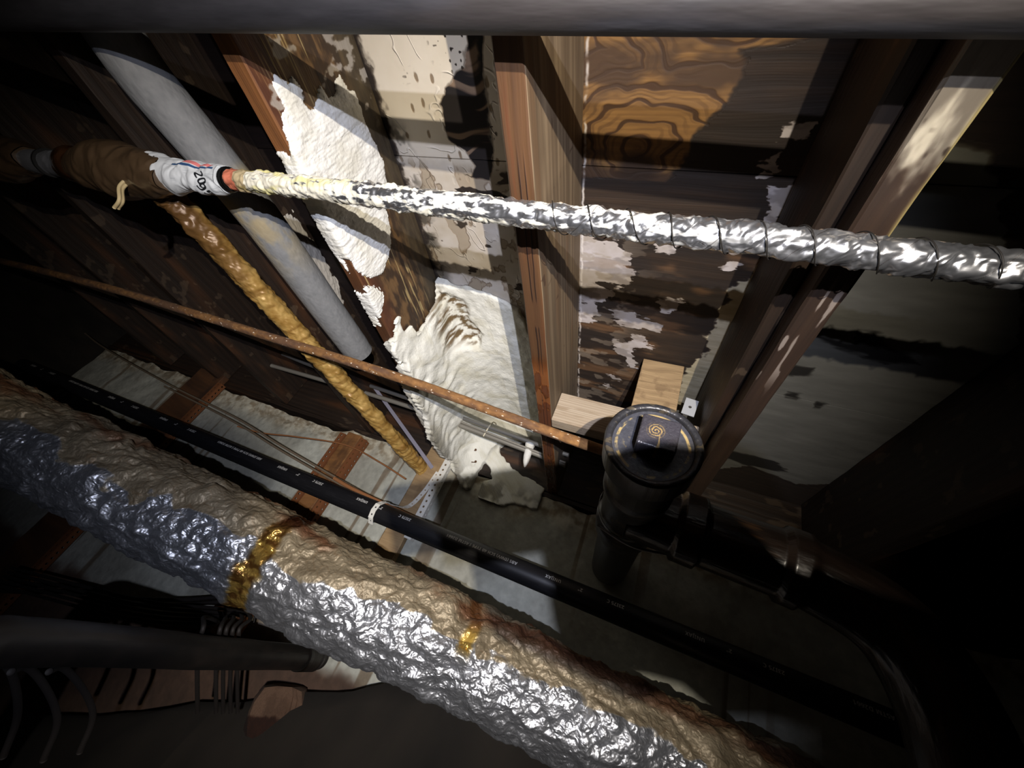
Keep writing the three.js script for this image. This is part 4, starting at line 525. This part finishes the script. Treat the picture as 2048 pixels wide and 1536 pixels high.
// ---------------------------------------------------------------- what stands behind the lens: phone and two torches (they make the shadows)
{ const basis = new THREE.Matrix4().lookAt(V(0, 0, 0), VIEW, UP), t = thing('phone', 'dark slab phone held level behind the viewpoint', 'phone'); t.applyMatrix4(basis);
  const spin = new THREE.Matrix4().makeRotationZ(0.15), place = g => g.applyMatrix4(spin);
  const body = new RoundedBoxGeometry(0.150, 0.064, 0.009, 4, 0.004); body.translate(0.064, -0.023, 0.016); mesh('body', place(body), plain(0x1b1c20, { roughness: 0.35 }), t);
  const lens = new THREE.CylinderGeometry(0.007, 0.007, 0.003, 24); lens.rotateX(Math.PI / 2); lens.translate(0.006, -0.022, 0.0102); mesh('lens', place(lens), plain(0x08080a, { roughness: 0.1 }), t);
  // the hand that holds it at the right end: palm, four fingers across the front, thumb on the back, one surface with the forearm
  const h = thing('person', 'right hand and dark-sleeved forearm gripping the phone beside the viewpoint', 'person'); h.applyMatrix4(basis);
  const bones = [[[0.166, -0.010, 0.034], [0.165, -0.095, 0.036], 0.026, 0.034], [[0.008, -0.056, 0.022], [0.160, -0.120, 0.030], 0.018, 0.040], [[0.030, -0.052, 0.022], [0.150, -0.075, 0.030], 0.018, 0.030], [[0.160, -0.112, 0.030], [0.215, -0.125, 0.042], 0.040, 0.043], [[0.194, -0.020, 0.036], [0.205, -0.070, 0.040], 0.027, 0.040], [[0.205, -0.092, 0.042], [0.265, -0.144, 0.06], 0.044, 0.046]];
  for (const [y, l] of [[-0.004, 0.95], [-0.022, 1], [-0.040, 0.94], [-0.056, 0.78]]) bones.push([[0.148, y - 0.010, 0.024], [0.149 - 0.004 * l, y - 0.002, 0.002], 0.0095, 0.009], [[0.149 - 0.004 * l, y - 0.002, 0.002], [0.146 - 0.036 * l, y + 0.001, 0.0035], 0.009, 0.008], [[0.146 - 0.036 * l, y + 0.001, 0.0035], [0.146 - 0.056 * l, y, 0.0035], 0.008, 0.007]);
  bones.push([[0.150, -0.045, 0.038], [0.130, -0.022, 0.034], 0.012, 0.0105], [[0.130, -0.022, 0.034], [0.108, -0.008, 0.030], 0.0105, 0.0085]);
  const cap = (p, [a, b, ra, rb]) => { let dx = b[0] - a[0], dy = b[1] - a[1], dz = b[2] - a[2], t = clamp(((p[0] - a[0]) * dx + (p[1] - a[1]) * dy + (p[2] - a[2]) * dz) / (dx * dx + dy * dy + dz * dz)); return Math.hypot(p[0] - a[0] - t * dx, p[1] - a[1] - t * dy, p[2] - a[2] - t * dz) - ra - (rb - ra) * t; };
  const skin = surfaceNets((x, y, z) => { let d = 1; bones.forEach((q, i) => { const e = cap([x, y, z], q); d = i < 6 ? smin(d, e, 0.012) : smin(d, e, 0.005); }); return d; }, [0.06, -0.26, -0.02], [0.45, 0.03, 0.18], 0.003);
  mesh('body', place(skin), plain(0x9c7258, { roughness: 0.6 }), h);
  mesh('sleeve', place(tube([V(0.236, -0.118, 0.052), V(0.34, -0.190, 0.10), V(0.60, -0.34, 0.24)], (s, a) => 0.052 + 0.012 * clamp(s / 0.12) + 0.003 * vn(s * 60, a * 4, 401), { steps: 60, radial: 32 })), plain(0x1d2026, { roughness: 0.9 }), h); }
function torch(T, label) {
  const p = V(...T.at), d = V(...T.aim).sub(p).normalize(), t = thing('torch', label, 'torch', T.at); t.quaternion.setFromUnitVectors(V(0, 0, -1), d);
  const head = new THREE.LatheGeometry([[0.0, 0.14], [0.013, 0.14], [0.014, 0.05], [0.022, 0.02], [0.023, 0.006], [0.019, 0.006], [0.017, 0.016], [0.0, 0.018]].map(([r, z]) => new THREE.Vector2(r, z)), 40); head.rotateX(Math.PI / 2); mesh('housing', head, plain(0x1c1c1e, { roughness: 0.4, metalness: 0.5 }), t);
  const glass = new THREE.CircleGeometry(0.018, 32); glass.rotateY(Math.PI); glass.translate(0, 0, 0.009); const lm = new THREE.MeshStandardMaterial({ color: 0x222222, emissive: T.color, emissiveIntensity: 6 }); const gl = mesh('lamp_lens', glass, lm, t); gl.castShadow = false;
  const s = new THREE.SpotLight(T.color, T.power, 0, TORCH_ANGLE, 1, 2); s.position.copy(p).addScaledVector(d, 0.002); s.target.position.set(...T.aim); s.castShadow = true; s.shadow.radius = 0.25; s.shadow.mapSize.set(2048, 2048); s.shadow.bias = -0.0005; s.name = 'torch_beam'; scene.add(s, s.target); s.target.name = 'torch_aim';
}
torch(TORCH_WARM, 'black hand torch with a warm beam, the nearer to the right wall');
torch(TORCH_COOL, 'black hand torch with a cool bluish beam, left of the warm torch');

const renderer = new THREE.WebGLRenderer({ antialias: true });
renderer.toneMapping = THREE.LinearToneMapping; renderer.toneMappingExposure = EXPOSURE; renderer.shadowMap.enabled = true;
renderer.render(scene, camera);
